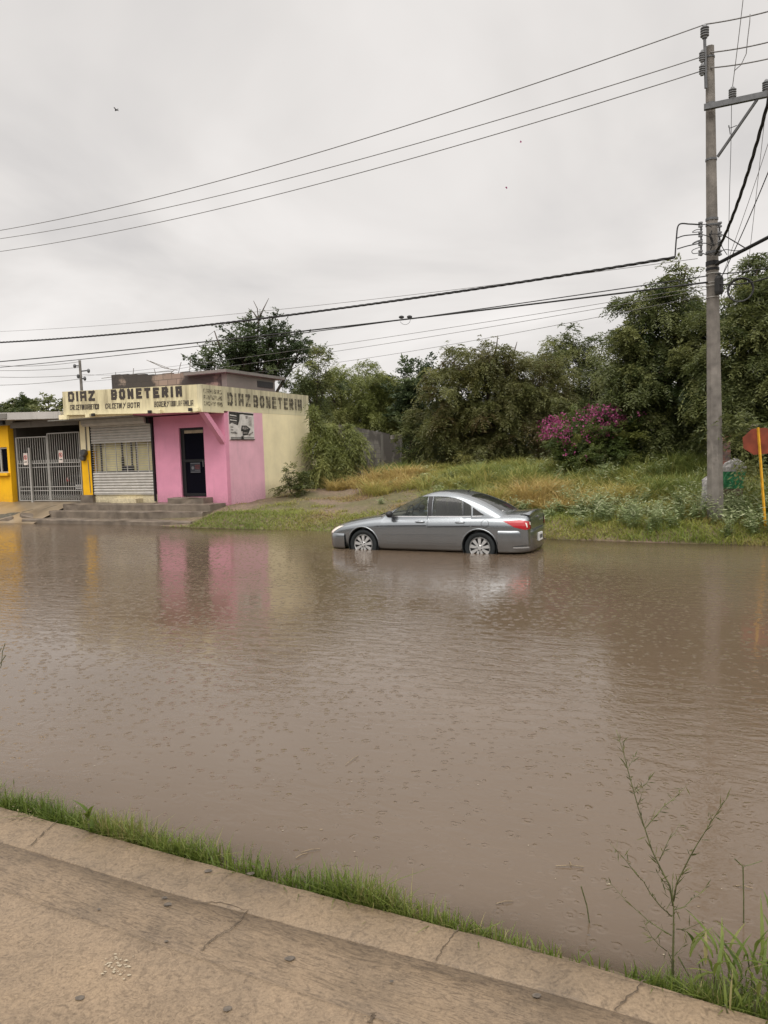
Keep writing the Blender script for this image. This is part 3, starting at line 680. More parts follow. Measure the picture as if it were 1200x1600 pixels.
# meter, conduit, floodlights
mt = MB(); mt.lathe([(.0, -.24), (.10, -.235), (.125, -.2), (.125, -.1), (.11, -.06)], 16, 'y', (-5.98, 0, 2.30)); mt.lathe([(.0, -.2), (.09, -.19), (.10, -.15), (.1, -.06)], 16, 'y', (-6.05, 0, 2.12)); meter = mt.build('electric_meter', M['galv'], shop, smooth=False)
cd = MB(); cd.tube([(-5.90, -.08, 3.40), (-5.90, -.08, 2.34)], .022, 8); cd.tube([(-5.88, -.075, 2.05), (-5.84, -.075, .9)], .012, 6); cd.build('conduit', M['render'], meter)
for k, (x, z) in enumerate(((-5.62, 3.48), (-4.42, 3.52), (-4.60, 3.50), (-2.02, 3.50), (-1.62, 3.49), (-.42, 3.49), (-.16, 3.48))):
    fl = MB()
    if k % 2 == 0: fl.box(x - .09, x + .09, -1.20, -1.10, z - .06, z + .06); fl.bar((x, -1.10, z), (x, -1.045, z + .02), .03)
    else: fl.box(x - .05, x + .06, -1.16, -1.08, z - .045, z + .05); fl.bar((x, -1.08, z), (x, -1.045, z), .025)
    fl.build('floodlight', M['fascia'] if k % 2 == 0 else M['dark'], shop, bevel=.008)
# roof-top room of bare block with a thin slab
u = MB(); u.box(-6.12, -.95, 1.5, 1.66, 3.6, 4.86)
for i in range(13): u.box(-6.12 + i * .4, -6.12 + i * .4 + (.399 if i < 12 else .36), 1.5, 1.66, 4.86, 4.90 + (12 - i) * .016 + random.choice((.0, .02, .05, .03)) if i < 9 else 4.862 + i * .0003)
u.build('block_parapet', M['brick'], shop)
u = MB(); u.box(-1.1, -.95, 1.66, 4.45, 3.6, 4.86); u.box(-6.12, -1.1, 4.3, 4.45, 3.6, 4.84); u.box(-1.14, -.93, 1.47, 1.70, 3.62, 4.84); u.build('roof_room_wall', M['render'], shop)
u = MB(); u.box(-2.6, -.80, 1.28, 4.97, 4.86, 4.96); u.box(-6.1, -2.6, 1.70, 4.9, 4.84, 4.93); u.build('roof_slab', M['slab'], shop)
u = MB(); u.box(-.952, -.93, 3.3, 4.3, 4.50, 4.72); u.build('roof_vent', M['dark'], shop)
rb = MB()
for x, dz, dx in ((-6.0, .22, .02), (-5.2, .3, .1), (-4.1, .2, -.05), (-3.1, .35, .18), (-2.6, .45, .1), (-3.6, .12, .4)): rb.tube([(x, 1.6, 4.95), (x + dx * .4, 1.6, 4.95 + dz * .6), (x + dx, 1.58, 5.02 + dz)], .012, 5)
rb.tube([(-6.6, 1.5, 5.05), (-4.9, 1.6, 5.12), (-3.4, 1.7, 5.10)], .012, 5); rb.tube([(-4.4, 1.5, 5.55), (-3.7, 1.6, 5.22), (-3.2, 1.7, 5.12)], .012, 5); rb.tube([(-4.25, 1.5, 5.50), (-3.5, 1.6, 5.2)], .01, 5)
rb.build('rebar', M['slab'], shop)

# poster hung on the side wall: black-and-white print, generic shapes and unreadable caption
M['paper'] = simple('poster_paper', (.62, .59, .56), .5, var=.1, scale=6); M['ink'] = simple('poster_ink', (.03, .028, .026), .5, var=.3, scale=9); M['midtone'] = simple('poster_midtone', (.22, .20, .19), .5, var=.35, scale=14)
po = thing('poster', 'black and white garment poster on the pink side wall under the sign', 'poster', (BX, BY, 0), BR)
q = MB(); q.box(.004, .022, .22, 1.58, 2.56, 3.46); q.build('poster_sheet', M['paper'], po)
q = MB(); k_ = [0]
def pp(poly, mi):
    k_[0] += 1; x = .0225 + k_[0] * .0004
    q.add([(x, .22 + a * 1.36, 2.56 + b_ * .9) for a, b_ in poly], [tuple(range(len(poly)))], mi)
pp([(0, 1), (0, .93), (.98, .90), (1, .97)], 1); pp([(0, .97), (0, .55), (.1, .6), (.33, .52), (.40, .7), (.43, .95)], 1)
for i in range(5): pp([(.03, .90 - i * .085), (.28, .87 - i * .085), (.3, .84 - i * .085), (.03, .86 - i * .085)], 2 if i % 2 else 0)
pp([(.43, .86), (.5, .93), (.6, .92), (.66, .82), (.74, .74), (.74, .62), (.45, .6), (.40, .7)], 0); pp([(.64, .87), (.74, .88), (.74, .78), (.66, .76)], 2)
pp([(.48, .52), (.68, .52), (.84, .4), (.78, .3), (.72, .18), (.50, .15), (.52, .3), (.44, .32)], 1); pp([(.52, .48), (.66, .49), (.76, .41), (.6, .36), (.5, .40)], 2); pp([(.48, .28), (.7, .28), (.7, .22), (.5, .22)], 2)
for i in range(3): pp([(.04, .48 - i * .1), (.14, .47 - i * .1), (.14, .43 - i * .1), (.04, .44 - i * .1)], 2)
for i in range(7): pp([(.76 + .02 * (i % 2), .84 - i * .05), (.9, .82 - i * .05), (.9, .805 - i * .05), (.76, .825 - i * .05)], 2)
pp([(.06, .27), (.25, .2), (.3, .24), (.2, .3)], 2); pp([(.72, .2), (.92, .3), (.95, .27), (.78, .14)], 2)
for i in range(9): a = .03 + i * .045; pp([(a, .09), (a + .03, .11), (a + .025, .04), (a + .005, .05)], 1)
for i in range(9): a = .56 + i * .045; pp([(a, .09), (a + .03, .1), (a + .025, .05), (a + .005, .06)], 1)
pp([(.43, .12), (.53, .14), (.54, 0), (.43, 0)], 1); pp([(0, .025), (1, .025), (1, 0), (0, 0)], 1)
q.build('poster_print', [M['paper'], M['ink'], M['midtone']], po, fix=False)

# steps in front of the shop
st = thing('entrance_steps', 'worn concrete steps down from the shop to the floodwater', 'steps', (BX, BY, 0), BR)
def tread(x0, x1, y0, y1, z0, z1, name='step'):
    mb = MB(); n = max(2, int((x1 - x0) / .35)); P = []
    xs = np.linspace(x0, x1, n)
    for yy, z in ((y0, z0), (y0, z1 - .02), (y0 + .015, z1), (y0 + (y1 - y0) * .5, z1), (y1, z1)):
        P.append([(x, yy + (random.uniform(-.02, .02) if yy < y1 - .01 and z > z0 else 0), z + (random.uniform(-.012, .012) if z > z0 else 0)) for x in xs])
    mb.grid(P); a = len(mb.v); k = len(xs)
    mb.add([(x0, y0, z0), (x0, y0, z1), (x0, y1, z1), (x0, y1, z0)], [(0, 1, 2, 3)]); mb.add([(x1, y0, z0), (x1, y0, z1), (x1, y1, z1), (x1, y1, z0)], [(3, 2, 1, 0)])
    return mb.build(name, M['step'], st)
tread(-6.35, -.05, -.85, -.07, 0, .56); tread(-6.5, .02, -1.33, -.85, 0, .36); tread(-7.1, .05, -1.92, -1.33, -.3, .13)
tread(-2.05, -.60, -.48, -.004, .5, .74, 'door_step')

# broken slabs between the steps and the ramp
for i, (x, y, z, rx, ry, sx, sy, lab) in enumerate(((-7.3, -1.45, .12, .1, .18, 1.05, .42, 'broken concrete slab lying level beside the shop steps'), (-8.1, -1.75, .02, .05, -.22, .95, .35, 'broken concrete slab dipping into the floodwater by the ramp'))):
    rbk = MB(); n = 7
    poly = [(sx / 2 * math.cos(a) * random.uniform(.8, 1.1), sy / 2 * math.sin(a) * random.uniform(.8, 1.1)) for a in np.linspace(0, 2 * math.pi, n + 1)[:-1]]
    rbk.prism(poly, -.11, .11, 'z'); o = rbk.build('concrete_slab', M['step'], None, bevel=.02)
    bpos = Matrix.Translation((BX, BY, 0)) @ Matrix.Rotation(BR, 4, 'Z'); o.matrix_world = bpos @ Matrix.Translation((x, y, z)) @ Matrix.Rotation(rx, 4, 'X') @ Matrix.Rotation(ry, 4, 'Y')
    tag(o, lab, 'slab')

# ------------------------------------------------------------------ driveway ramp, yellow house, carport, gate
rp = MB(); P = []
for x in np.linspace(-16, -6.42, 24):
    P.append([(x, y, z + random.uniform(-.012, .012) + .05 * (x < -12)) for y, z in ((3.2, .60), (.3, .585), (-.3, .56), (-1.0, .36), (-1.6, .15), (-2.1, -.02), (-2.7, -.25))])
rp.grid(P)
m, nt, p, out = new_mat('wet_driveway'); t = N(nt, 'ShaderNodeTexCoord'); n1 = N(nt, 'ShaderNodeTexNoise', i_Scale=1.5, i_Detail=7.0); nt.links.new(t.outputs['Object'], n1.inputs['Vector'])
nt.links.new(ramp(nt, n1.outputs[0], [(.3, (.15, .115, .075)), (.7, (.27, .21, .14))]), p.inputs['Base Color']); p.inputs['Roughness'].default_value = .32
ramp_o = rp.build('driveway', m, None, smooth=True); ramp_o.location = (BX, BY, 0); ramp_o.rotation_euler = (0, 0, BR); tag(ramp_o, 'wet concrete driveway ramp rising to the white gate', kind='structure')
rub = MB(); P = []       # broken asphalt shoulder along the ramp edge
for i, x in enumerate(np.linspace(-8.9, -6.38, 18)):
    k = i / 17; y0 = -1.9 + 1.7 * k
    P.append([(x, y0 - .25, -.05 + .35 * k), (x, y0 - .1 + random.uniform(-.05, .05), .10 + .40 * k + random.uniform(-.03, .03)), (x, y0 + .1, .17 + .42 * k + random.uniform(-.03, .03)), (x, y0 + .35 + random.uniform(-.06, .06), .14 + .44 * k), (x, y0 + .5, .0 + .46 * k)])
rub.grid(P); M['rubble'] = simple('broken_asphalt', (.085, .075, .055), .8, var=.35, scale=7, bump=.9)
o = rub.build('broken_shoulder', M['rubble'], None); o.location = (BX, BY, 0); o.rotation_euler = (0, 0, BR); tag(o, 'broken asphalt shoulder between ramp and steps', kind='structure')

yh = thing('yellow_house', 'yellow house with a window at the left edge beside the gate', 'house', (BX, BY, 0), BR)
w = MB(); w.box(-14.5, -9.78, -.1, .1, .2, 1.66); w.box(-14.5, -9.78, -.1, .1, 2.62, 3.42); w.box(-9.90 - .0, -9.78, -.1, .1, 1.66, 2.62); w.box(-14.5, -11.3, -.1, .1, 1.66, 2.62); w.box(-9.96, -9.78, .1, 5.5, .2, 3.42)
w.build('wall', M['yellow'], yh)
w = MB(); w.box(-11.3, -9.90, -.02, .0, 1.66, 2.62); win = w.build('window', M['darkglass'], yh)
w = MB(); w.box(-11.3, -9.9, -.06, -.02, 2.56, 2.62); w.box(-11.3, -9.9, -.06, -.02, 1.66, 1.71); w.box(-10.36, -10.28, -.06, -.02, 1.71, 2.56); w.build('window_frame', M['whitepaint'], win)
w = MB(); w.box(-11.4, -9.82, -.22, -.102, 1.56, 1.65); w.build('window_sill', M['yellow'], win)
w = MB(); w.prism([(-14.5, 3.60), (-9.55, 3.64), (-9.55, 3.70), (-14.5, 3.68)], -.5, 5.5, 'y'); w.build('roof', M['galv'], yh)
w = MB(); w.box(-14.5, -9.62, -.42, -.3, 3.43, 3.60); w.build('eaves_board', M['dark'], yh)

cpt = thing('carport', 'grey carport with a weathered concrete roof edge between yellow house and shop', 'carport', (BX, BY, 0), BR)
w = MB()
top_edge = []
for x in np.linspace(-9.9, -6.5, 16): top_edge.append((x, random.uniform(-.02, .02)))
w.prism([(-9.95, 3.60), (-6.3, 3.50), (-6.3, 3.74), (-6.9, 3.76), (-9.95, 3.86)], -.75, 5.0, 'y'); w.build('roof', M['oldconc'], cpt)
w = MB(); w.box(-9.77, -9.62, .12, 5.0, .5, 3.58); w.build('side_wall', M['carport_dark'], cpt)
w = MB(); w.box(-9.62, -6.21, 4.8, 4.98, .5, 3.5); w.build('back_wall', M['carport_dark'], cpt)
w = MB(); w.box(-8.9, -7.7, 4.74, 4.79, .6, 2.6); w.build('back_door', M['black'], cpt)
w = MB(); w.box(-9.64, -6.22, -.1, .06, 3.30, 3.50); w.build('beam', M['slab'], cpt)
w = MB(); w.box(-9.4, -8.95, -.78, -.752, 3.62, 3.80); w.build('roof_drain', M['render'], cpt)

gt = thing('metal_gate', 'white barred driveway gate in front of the carport', 'gate', (BX, BY, 0), BR)
def leaf_bars(x0, x1, n, ztop, name):
    mb = MB()
    for i in range(n + 1):
        x = x0 + (x1 - x0) * i / n; mb.box(x - .009, x + .009, -.009, .009, .64, ztop)
    for z in (.98, 1.12, 1.84, 1.98): mb.box(x0, x1, -.018, -.011, z - .014, z + .014)
    for i in range(n):
        xa = x0 + (x1 - x0) * (i + .5) / n
        for z in (.78, .70): mb.bar((xa - .05, -.014, z - .06), (xa + .05, -.014, z + .06), .012)
    for i in range(n):
        xa = x0 + (x1 - x0) * (i + .5) / n; mb.bar((xa, -.016, 1.98), (xa, -.016, 2.10), .03, .012)
    return mb
for x0, x1, n, zt in ((-9.48, -7.92, 13, 2.92), (-7.86, -6.30, 14, 3.02)):
    lf = leaf_bars(x0, x1, n, zt, 'gate_leaf'); g1 = lf.build('gate_leaf', M['whitepaint'], gt)
    f = MB(); f.box(x0 - .025, x0 + .025, -.03, .03, .60, zt + .02); f.box(x1 - .02, x1 + .02, -.03, .03, .60, zt + .02); f.box(x0, x1, -.022, .022, zt, zt + .04); f.box(x0, x1, -.02, .02, .60, .635); f.build('gate_frame', M['whitepaint'], g1)
f = MB(); f.box(-8.80, -8.72, -.10, -.03, .56, 2.56); f.build('gate_post', M['whitepaint'], gt)
M['platewhite'] = simple('sign_white', (.66, .58, .52), .5); M['red'] = simple('sign_red_paint', (.55, .06, .04), .5); M['inkblack'] = simple('sign_ink', (.02, .02, .02), .5)
for x, z, lab in ((-9.02, 2.17, 'small no parking plate on the left leaf of the white gate'), (-7.22, 2.22, 'small no parking plate on the right leaf of the white gate')):
    s = thing('no_parking_sign', lab, 'sign', tuple(Matrix.Translation((BX, BY, 0)) @ Matrix.Rotation(BR, 4, 'Z') @ Vector((x, -.03, z))), BR, 'no parking plates on the gate')
    q = MB(); q.box(-.105, .105, -.008, 0, -.24, .20); q.build('plate', M['platewhite'], s)
    q = MB(); n = 24; ring = [(r_ * math.cos(2 * math.pi * i / n), -.012, .04 + r_ * math.sin(2 * math.pi * i / n)) for r_ in (.085, .062) for i in range(n)]
    q.add(ring, [(i, (i + 1) % n, n + (i + 1) % n, n + i) for i in range(n)]); q.bar((-.055, -.0135, .095), (.055, -.0135, -.015), .018, .002); q.build('prohibition_ring', M['red'], s, fix=False)
    q = MB(); lettering(q, 'E', -.03, -.005, .06, .09, .018, -.008, proud=.003); q.build('sign_letter', M['inkblack'], s, fix=False); q = MB(); q.box(-.07, .07, -.011, -.008, -.14, -.11); q.build('small_print', M['inkblack'], s)

# ------------------------------------------------------------------ the sedan
def paint_mat(name, c, metal=.88, rough=.24):
    m, nt, p, out = new_mat(name)
    t = N(nt, 'ShaderNodeTexCoord'); V = t.outputs['Object']
    n1 = N(nt, 'ShaderNodeTexNoise', i_Scale=2.5, i_Detail=5.0); nt.links.new(V, n1.inputs['Vector'])
    sp = N(nt, 'ShaderNodeSeparateXYZ'); nt.links.new(V, sp.inputs[0])
    lo = N(nt, 'ShaderNodeMapRange', i_1=.62, i_2=.22, i_3=0., i_4=.75); nt.links.new(sp.outputs[2], lo.inputs[0])
    f = mth(nt, 'MULTIPLY', lo.outputs[0], n1.outputs[0], clamp=True)      # road film towards the sills
    nt.links.new(mixc(nt, f, c, (.17, .145, .12)), p.inputs['Base Color'])
    p.inputs['Metallic'].default_value = metal; p.inputs['Roughness'].default_value = rough
    p.inputs['Coat Weight'].default_value = .6; p.inputs['Coat Roughness'].default_value = .08
    d = N(nt, 'ShaderNodeTexVoronoi', i_Scale=55.0); nt.links.new(V, d.inputs['Vector'])
    b = N(nt, 'ShaderNodeBump', i_Strength=.12, i_Distance=.004); nt.links.new(d.outputs[0], b.inputs['Height']); nt.links.new(b.outputs[0], p.inputs['Normal'])
    return m


M['carpaint'] = paint_mat('grey_metallic_paint', (.275, .296, .312))
M['carpaint_dark'] = paint_mat('dark_metallic_paint', (.05, .052, .056))
M['carglass'] = glass_mat('tinted_glass', (.03, .032, .03), .72)
M['carglass_front'] = glass_mat('clear_glass', (.05, .055, .052), .25)
M['rimsilver'] = simple('rim_silver', (.50, .50, .49), .38, .45, var=.05)
M['chrome'] = simple('bright_trim', (.6, .6, .6), .25, .8, var=.04)
M['seatcloth'] = simple('seat_cloth', (.16, .145, .125), .8)
m, nt, p, out = new_mat('red_lens'); p.inputs['Base Color'].default_value = (.38, .010, .016, 1); p.inputs['Roughness'].default_value = .12; p.inputs['Coat Weight'].default_value = .6; M['redlens'] = m
m, nt, p, out = new_mat('clear_lens'); p.inputs['Base Color'].default_value = (.72, .64, .58, 1); p.inputs['Roughness'].default_value = .12; p.inputs['Coat Weight'].default_value = .6; M['clearlens'] = m
m, nt, p, out = new_mat('licence_plate_white'); p.inputs['Base Color'].default_value = (.7, .7, .68, 1); M['plate'] = m
M['seam'] = simple('panel_gap', (.012, .012, .012), .8)


def loft(rings, closed=True, cap=True):
    mb = MB(); n = len(rings[0])
    mb.v = [tuple(p) for r in rings for p in r]
    for i in range(len(rings) - 1):
        for j in range(n if closed else n - 1): mb.f.append((i * n + j, i * n + (j + 1) % n, (i + 1) * n + (j + 1) % n, (i + 1) * n + j))
    if cap: mb.f += [tuple(range(n)), tuple((len(rings) - 1) * n + j for j in range(n - 1, -1, -1))]
    mb.m = [0] * len(mb.f); return mb


def subsurf_mesh(o, lv=2):
    s = o.modifiers.new('s', 'SUBSURF'); s.levels = s.render_levels = lv
    return bake(o)


def bake(o):
    dg = bpy.context.evaluated_depsgraph_get(); dg.update()
    me = bpy.data.meshes.new_from_object(o.evaluated_get(dg)); o.modifiers.clear(); o.data = me; return o


def cut(o, cutters, op='DIFFERENCE'):
    for c in cutters:
        b = o.modifiers.new('b', 'BOOLEAN'); b.operation = op; b.object = c; b.solver = 'EXACT'
    bake(o)
    for c in cutters: bpy.data.objects.remove(c)
    return o


def make_car(paint, label, loc, rz):
    root = thing('parked_car', label, 'car')
    # lower body: stations along x, half profile mirrored
    ST = [  # x, half width, z bottom, z shoulder, z top centre, shoulder width factor
        (-2.42, .66, .40, .86, .965, .90), (-2.40, .765, .30, .90, 1.045, .90), (-2.33, .815, .25, .93, 1.07, .91), (-2.10, .860, .22, .94, 1.06, .92), (-1.70, .895, .20, .955, 1.04, .915),
        (-1.38, .902, .20, .955, 1.02, .91), (-.9, .905, .19, .95, 1.0, .90), (-.2, .905, .19, .94, .99, .89), (.5, .902, .19, .925, .98, .885), (.95, .898, .19, .905, .985, .88), (1.15, .893, .20, .885, .955, .87), (1.38, .888, .20, .855, .93, .86),
        (1.8, .865, .21, .785, .865, .83), (2.1, .815, .23, .71, .79, .80), (2.27, .735, .27, .64, .71, .78), (2.34, .62, .33, .58, .62, .76)]
    rings = []
    for x, w_, zb, zs, zt, sf_ in ST:
        half = [(0, zb), (w_ * .82, zb), (w_ * .935, zb + .07), (w_ * .962, zb + (zs - zb) * .30), (w_ * .982, zb + (zs - zb) * .58), (w_ * 1.0, zb + (zs - zb) * .80), (w_ * .958, zb + (zs - zb) * .95), (w_ * sf_, zs + (zt - zs) * .22), (w_ * sf_ * .86, zs + (zt - zs) * .62), (w_ * .40, zt - .006), (0, zt)]
        ring = [(x, y, z) for y, z in half] + [(x, -y, z) for y, z in half[-2:0:-1]]
        rings.append(ring)
    body = subsurf_mesh(loft(rings).build('body', paint, root))
    # greenhouse: rings stacked by height, rounded plan
    def ring_plan(z, xf, xr, w_, crown_f, crown_r):
        pts = []
        for y, xo in ((0, 0), (.55, .25), (.86, .62), (1.0, 1.35)): pts.append((xf - crown_f * xo, w_ * y))
        for fx in (.72, .45, .2): pts.append((xr + (xf - xr) * fx, w_ * (1.0 + .012)))
        for y, xo in ((1.0, 1.25), (.86, .6), (.55, .22), (0, 0)): pts.append((xr + crown_r * xo, w_ * y))
        full = pts + [(x, -y) for x, y in pts[-2:0:-1]]
        return [(x, y, z) for x, y in full]
    GH = [(.86, 1.28, -2.16, .835, .2, .16), (.95, 1.10, -2.05, .82, .2, .16), (1.06, .89, -1.90, .795, .19, .15), (1.2, .62, -1.66, .75, .18, .15), (1.33, .34, -1.36, .695, .17, .14), (1.425, .09, -1.06, .63, .16, .14), (1.482, -.10, -.82, .54, .14, .12), (1.51, -.24, -.62, .38, .10, .09)]
    gh = subsurf_mesh(loft([ring_plan(*g) for g in GH]).build('greenhouse', paint, root))
    def bvh_of(o):
        bm = bmesh.new(); bm.from_mesh(o.data); t_ = BVHTree.FromBMesh(bm); bm.free(); return t_
    tb, tg = bvh_of(body), bvh_of(gh)
    inner = subsurf_mesh(loft([ring_plan(z - .035, xf - .06, xr + .06, w_ - .045, cf_, cr_) for z, xf, xr, w_, cf_, cr_ in GH]).build('cavity', paint, root))
    WIN = {'front': [(.73, .985), (.50, 1.215), (.25, 1.345), (.02, 1.40), (-.165, 1.412), (-.20, .99)], 'rear': [(-.31, .995), (-.295, 1.412), (-.60, 1.405), (-.80, 1.375), (-.97, 1.325), (-1.01, 1.0)],
           'fixed': [(-1.04, 1.003), (-1.00, 1.312), (-1.10, 1.265), (-1.19, 1.21), (-1.205, 1.008)], 'quarter': [(-1.24, 1.01), (-1.225, 1.185), (-1.36, 1.10), (-1.50, 1.018)]}
    def slab(poly, y0, y1): return MB().prism(poly, y0, y1, 'y').build('cutter', paint)
    ck = [inner] + [slab(pl, -1.2, 1.2) for pl in WIN.values()]
    WS = [(.97, .66), (1.10, .3), (1.13, 0), (1.10, -.3), (.97, -.66), (.24, -.51), (.19, -.3), (.18, 0), (.19, .3), (.24, .51)]
    RW = [(-1.09, .45), (-1.05, .25), (-1.04, 0), (-1.05, -.25), (-1.09, -.45), (-1.76, -.55), (-1.85, -.3), (-1.87, 0), (-1.85, .3), (-1.76, .55)]
    ck += [MB().prism(WS, .985, 1.6, 'z').build('cutter', paint), MB().prism(RW, 1.03, 1.6, 'z').build('cutter', paint)]
    cut(gh, ck); gh.name = 'cabin'
    arches = []
    for x in (1.3825, -1.3825):
        for s in (1, -1): arches.append(MB().lathe([(.388, s * .60), (.388, s * 1.2)], 40, 'y', (x, 0, .335)).build('cutter', paint))
    cut(body, arches)
    for o in (body, gh): o.data.polygons.foreach_set('use_smooth', [True] * len(o.data.polygons)); e = o.modifiers.new('e', 'EDGE_SPLIT'); e.split_angle = R(38)
    # panels projected on to the shell from the side
    def hit(x, z, s, tree=None):
        best = None
        for t_ in ((tb, tg) if tree is None else (tree,)):
            h_ = t_.ray_cast(Vector((x, 3 * s, z)), Vector((0, -s, 0)))
            if h_[0] is not None and (best is None or h_[0].y * s > best * s): best = h_[0].y
        return best if best is not None else .8 * s
    def panel(poly, s, off, name, mat, parent, step=.05, tree=None, thick=.0):
        xs = sorted(set([round(p[0], 4) for p in poly] + list(np.round(np.arange(min(p[0] for p in poly), max(p[0] for p in poly), step), 4))))
        xs[0] += .0015; xs[-1] -= .0015
        rows = []
        for x in xs:
            zs = []
            for a, b_ in zip(poly, poly[1:] + poly[:1]):
                if (a[0] - x) * (b_[0] - x) <= 0 and a[0] != b_[0]: zs.append(a[1] + (b_[1] - a[1]) * (x - a[0]) / (b_[0] - a[0]))
            if len(zs) < 2: continue
            z0, z1 = min(zs), max(zs); nz_ = 13
            rows.append([(x, hit(x, z0 + (z1 - z0) * k / (nz_ - 1), s, tree) + s * off, z0 + (z1 - z0) * k / (nz_ - 1)) for k in range(nz_)])
        mb = MB(); mb.grid(rows)
        if thick:
            n = len(rows); k = len(rows[0]); edge = [r[0] for r in rows] + [p for p in rows[-1][1:]] + [r[-1] for r in rows[-2::-1]] + [p for p in rows[0][-2:0:-1]]
            e = len(edge); mb.add([p for p in edge] + [(p[0], p[1] - s * thick, p[2]) for p in edge], [(i, (i + 1) % e, e + (i + 1) % e, e + i) for i in range(e)])
        o = mb.build(name, mat, parent, smooth=False)
        o.data.polygons.foreach_set('use_smooth', [True] * len(o.data.polygons)); ee = o.modifiers.new('e', 'EDGE_SPLIT'); ee.split_angle = R(45)
        return o
    AR = [(-1.3825 + .412 * math.cos(a), .335 + .412 * math.sin(a)) for a in np.linspace(R(66), R(3), 9)]
    for s in (1, -1):
        fd = panel([(.945, .36), (.955, .60), (.925, .88), (.86, .955), (-.20, .968), (-.212, .60), (-.235, .355)], s, .004, 'door', paint, root, thick=.012)
        rd = panel([(-.246, .355), (-.223, .60), (-.211, .968), (-1.205, .985)] + AR, s, .004, 'door', paint, root, thick=.012)
        for (dr, names) in ((fd, ('front',)), (rd, ('rear', 'fixed'))):
            for nme in names: panel(WIN[nme], s, -.012, 'window', M['carglass_front'] if nme == 'front' else M['carglass'], dr, tree=tg)
            x0 = -.06 if dr is fd else -.985; yb = hit(x0, .865, s)
            hm = MB(); hm.tube([(x0 + .12, yb + s * .004, .868), (x0 + .10, yb + s * .035, .870), (x0 - .06, yb + s * .037, .872), (x0 - .09, yb + s * .004, .872)], .013, 8); hm.ellipsoid((x0 + .01, yb - s * .006, .868), (.075, .014, .028)); hm.build('handle', paint, dr, smooth=True)
        panel(WIN['quarter'], s, -.012, 'window', M['carglass'], root, tree=tg)
        # dark crease line, bright rubbing strips, sill strip, window surround
        for dr, xa, xb in ((fd, .935, -.195), (rd, -.225, -1.19)):
            panel([(xa, .755), (xa, .772), (xb, .800), (xb, .777)], s, .0075, 'crease_strip', M['dark'], dr, .08)
            panel([(xa - .05, .555), (xa - .05, .575), (xb - .01, .590), (xb - .01, .568)] if dr is fd else [(xa - .01, .568), (xa - .01, .590), (-.86, .594), (-.86, .574)], s, .012, 'rubbing_strip', paint, dr, .08)
            panel([(xa - .15, .375), (xa - .15, .39), (xb - .01, .402), (xb - .01, .382)] if dr is fd else [(xa - .01, .382), (xa - .01, .402), (-.88, .404), (-.88, .386)], s, .010, 'sill_strip', paint, dr, .08)
            panel([(.74, .966), (.74, .984), (xb, .990), (xb, .972)] if dr is fd else [(xa, .972), (xa, .992), (xb, 1.003), (xb, .985)], s, .006, 'window_trim', M['chrome'], dr, .06)
        panel([(1.09, .754), (.96, .772), (.96, .750)], s, .004, 'crease_strip', M['dark'], root, .03)
        panel([(-1.22, .779), (-1.22, .801), (-1.62, .806)], s, .004, 'crease_strip', M['dark'], root, .04)
        panel([(-1.225, .986), (-1.225, 1.004), (-1.44, 1.012), (-1.44, .998)], s, .006, 'window_trim', M['chrome'], root, .04)
        panel([(-.205, .99), (-.17, 1.412), (-.288, 1.412), (-.305, .993)], s, .004, 'door_pillar', M['dark'], root, .02, tg)
        panel([(-1.013, 1.0), (-.975, 1.322), (-.997, 1.312), (-1.037, 1.003)], s, .004, 'door_pillar', M['dark'], root, .008, tg)
        cap = MB(); yq = hit(-1.52, .86, s); n = 28
        cap.tube([(-1.52 + .082 * math.cos(2 * math.pi * i / n), hit(-1.52 + .082 * math.cos(2 * math.pi * i / n), .85 + .08 * math.sin(2 * math.pi * i / n), s) + s * .001, .85 + .08 * math.sin(2 * math.pi * i / n)) for i in range(n)], .0035, 5, closed=True); cap.build('fuel_flap', M['seam'], root)
        # wheel-arch lips
        for x in (1.3825, -1.3825):
            an = np.linspace(R(-8), R(188), 30); lp = MB()
            lp.tube([(x + .400 * math.cos(a), hit(x + .405 * math.cos(a), .335 + .405 * math.sin(a), s) - s * .004, .335 + .400 * math.sin(a)) for a in an], .016, 8); lp.build('arch_lip', paint, root, smooth=True)
            wl = MB(); wl.lathe([(.384, s * .59), (.384, s * .845), (.376, s * .845), (.376, s * .60), (.0, s * .60)], 36, 'y', (x, 0, .335)); wl.build('wheel_well', M['blackrub'], root)
            wh = MB(); wh.lathe([(.22, s * .68), (.30, s * .675), (.333, s * .70), (.34, s * .74), (.34, s * .84), (.331, s * .868), (.305, s * .882), (.236, s * .872), (.23, s * .84), (.22, s * .70)], 40, 'y', (x, 0, .325), cap=False)
            wheel = bpy.data.objects.new('wheel', None); col.objects.link(wheel); wheel.parent = root; wheel.location = (0, -.028 * s, 0)
            wh.build('tyre', M['blackrub'], wheel, smooth=True)
            rm = MB(); rm.lathe([(.230, s * .877), (.237, s * .864), (.224, s * .85), (.208, s * .868), (.220, s * .884)], 40, 'y', (x, 0, .325), cap=False); rm.lathe([(.0, s * .885), (.05, s * .883), (.068, s * .87), (.068, s * .84), (.0, s * .84)], 20, 'y', (x, 0, .325))
            for k in range(9):
                a = 2 * math.pi * k / 9 + .17; ca, sa = math.cos(a), math.sin(a)
                pts = []
                for rr, hw, yy in ((.045, .021, .872), (.12, .027, .874), (.218, .040, .870)):
                    for sg in (-1, 1): pts.append((x + rr * ca - sg * hw * sa, s * yy, .325 + rr * sa + sg * hw * ca))
                back = [(p[0], s * .848, p[2]) for p in pts]
                rm.add(pts + back, [(0, 1, 3, 2), (2, 3, 5, 4), (0, 2, 8, 6), (2, 4, 10, 8), (1, 7, 9, 3), (3, 9, 11, 5)])
            rm.build('rim', M['rimsilver'], wheel)
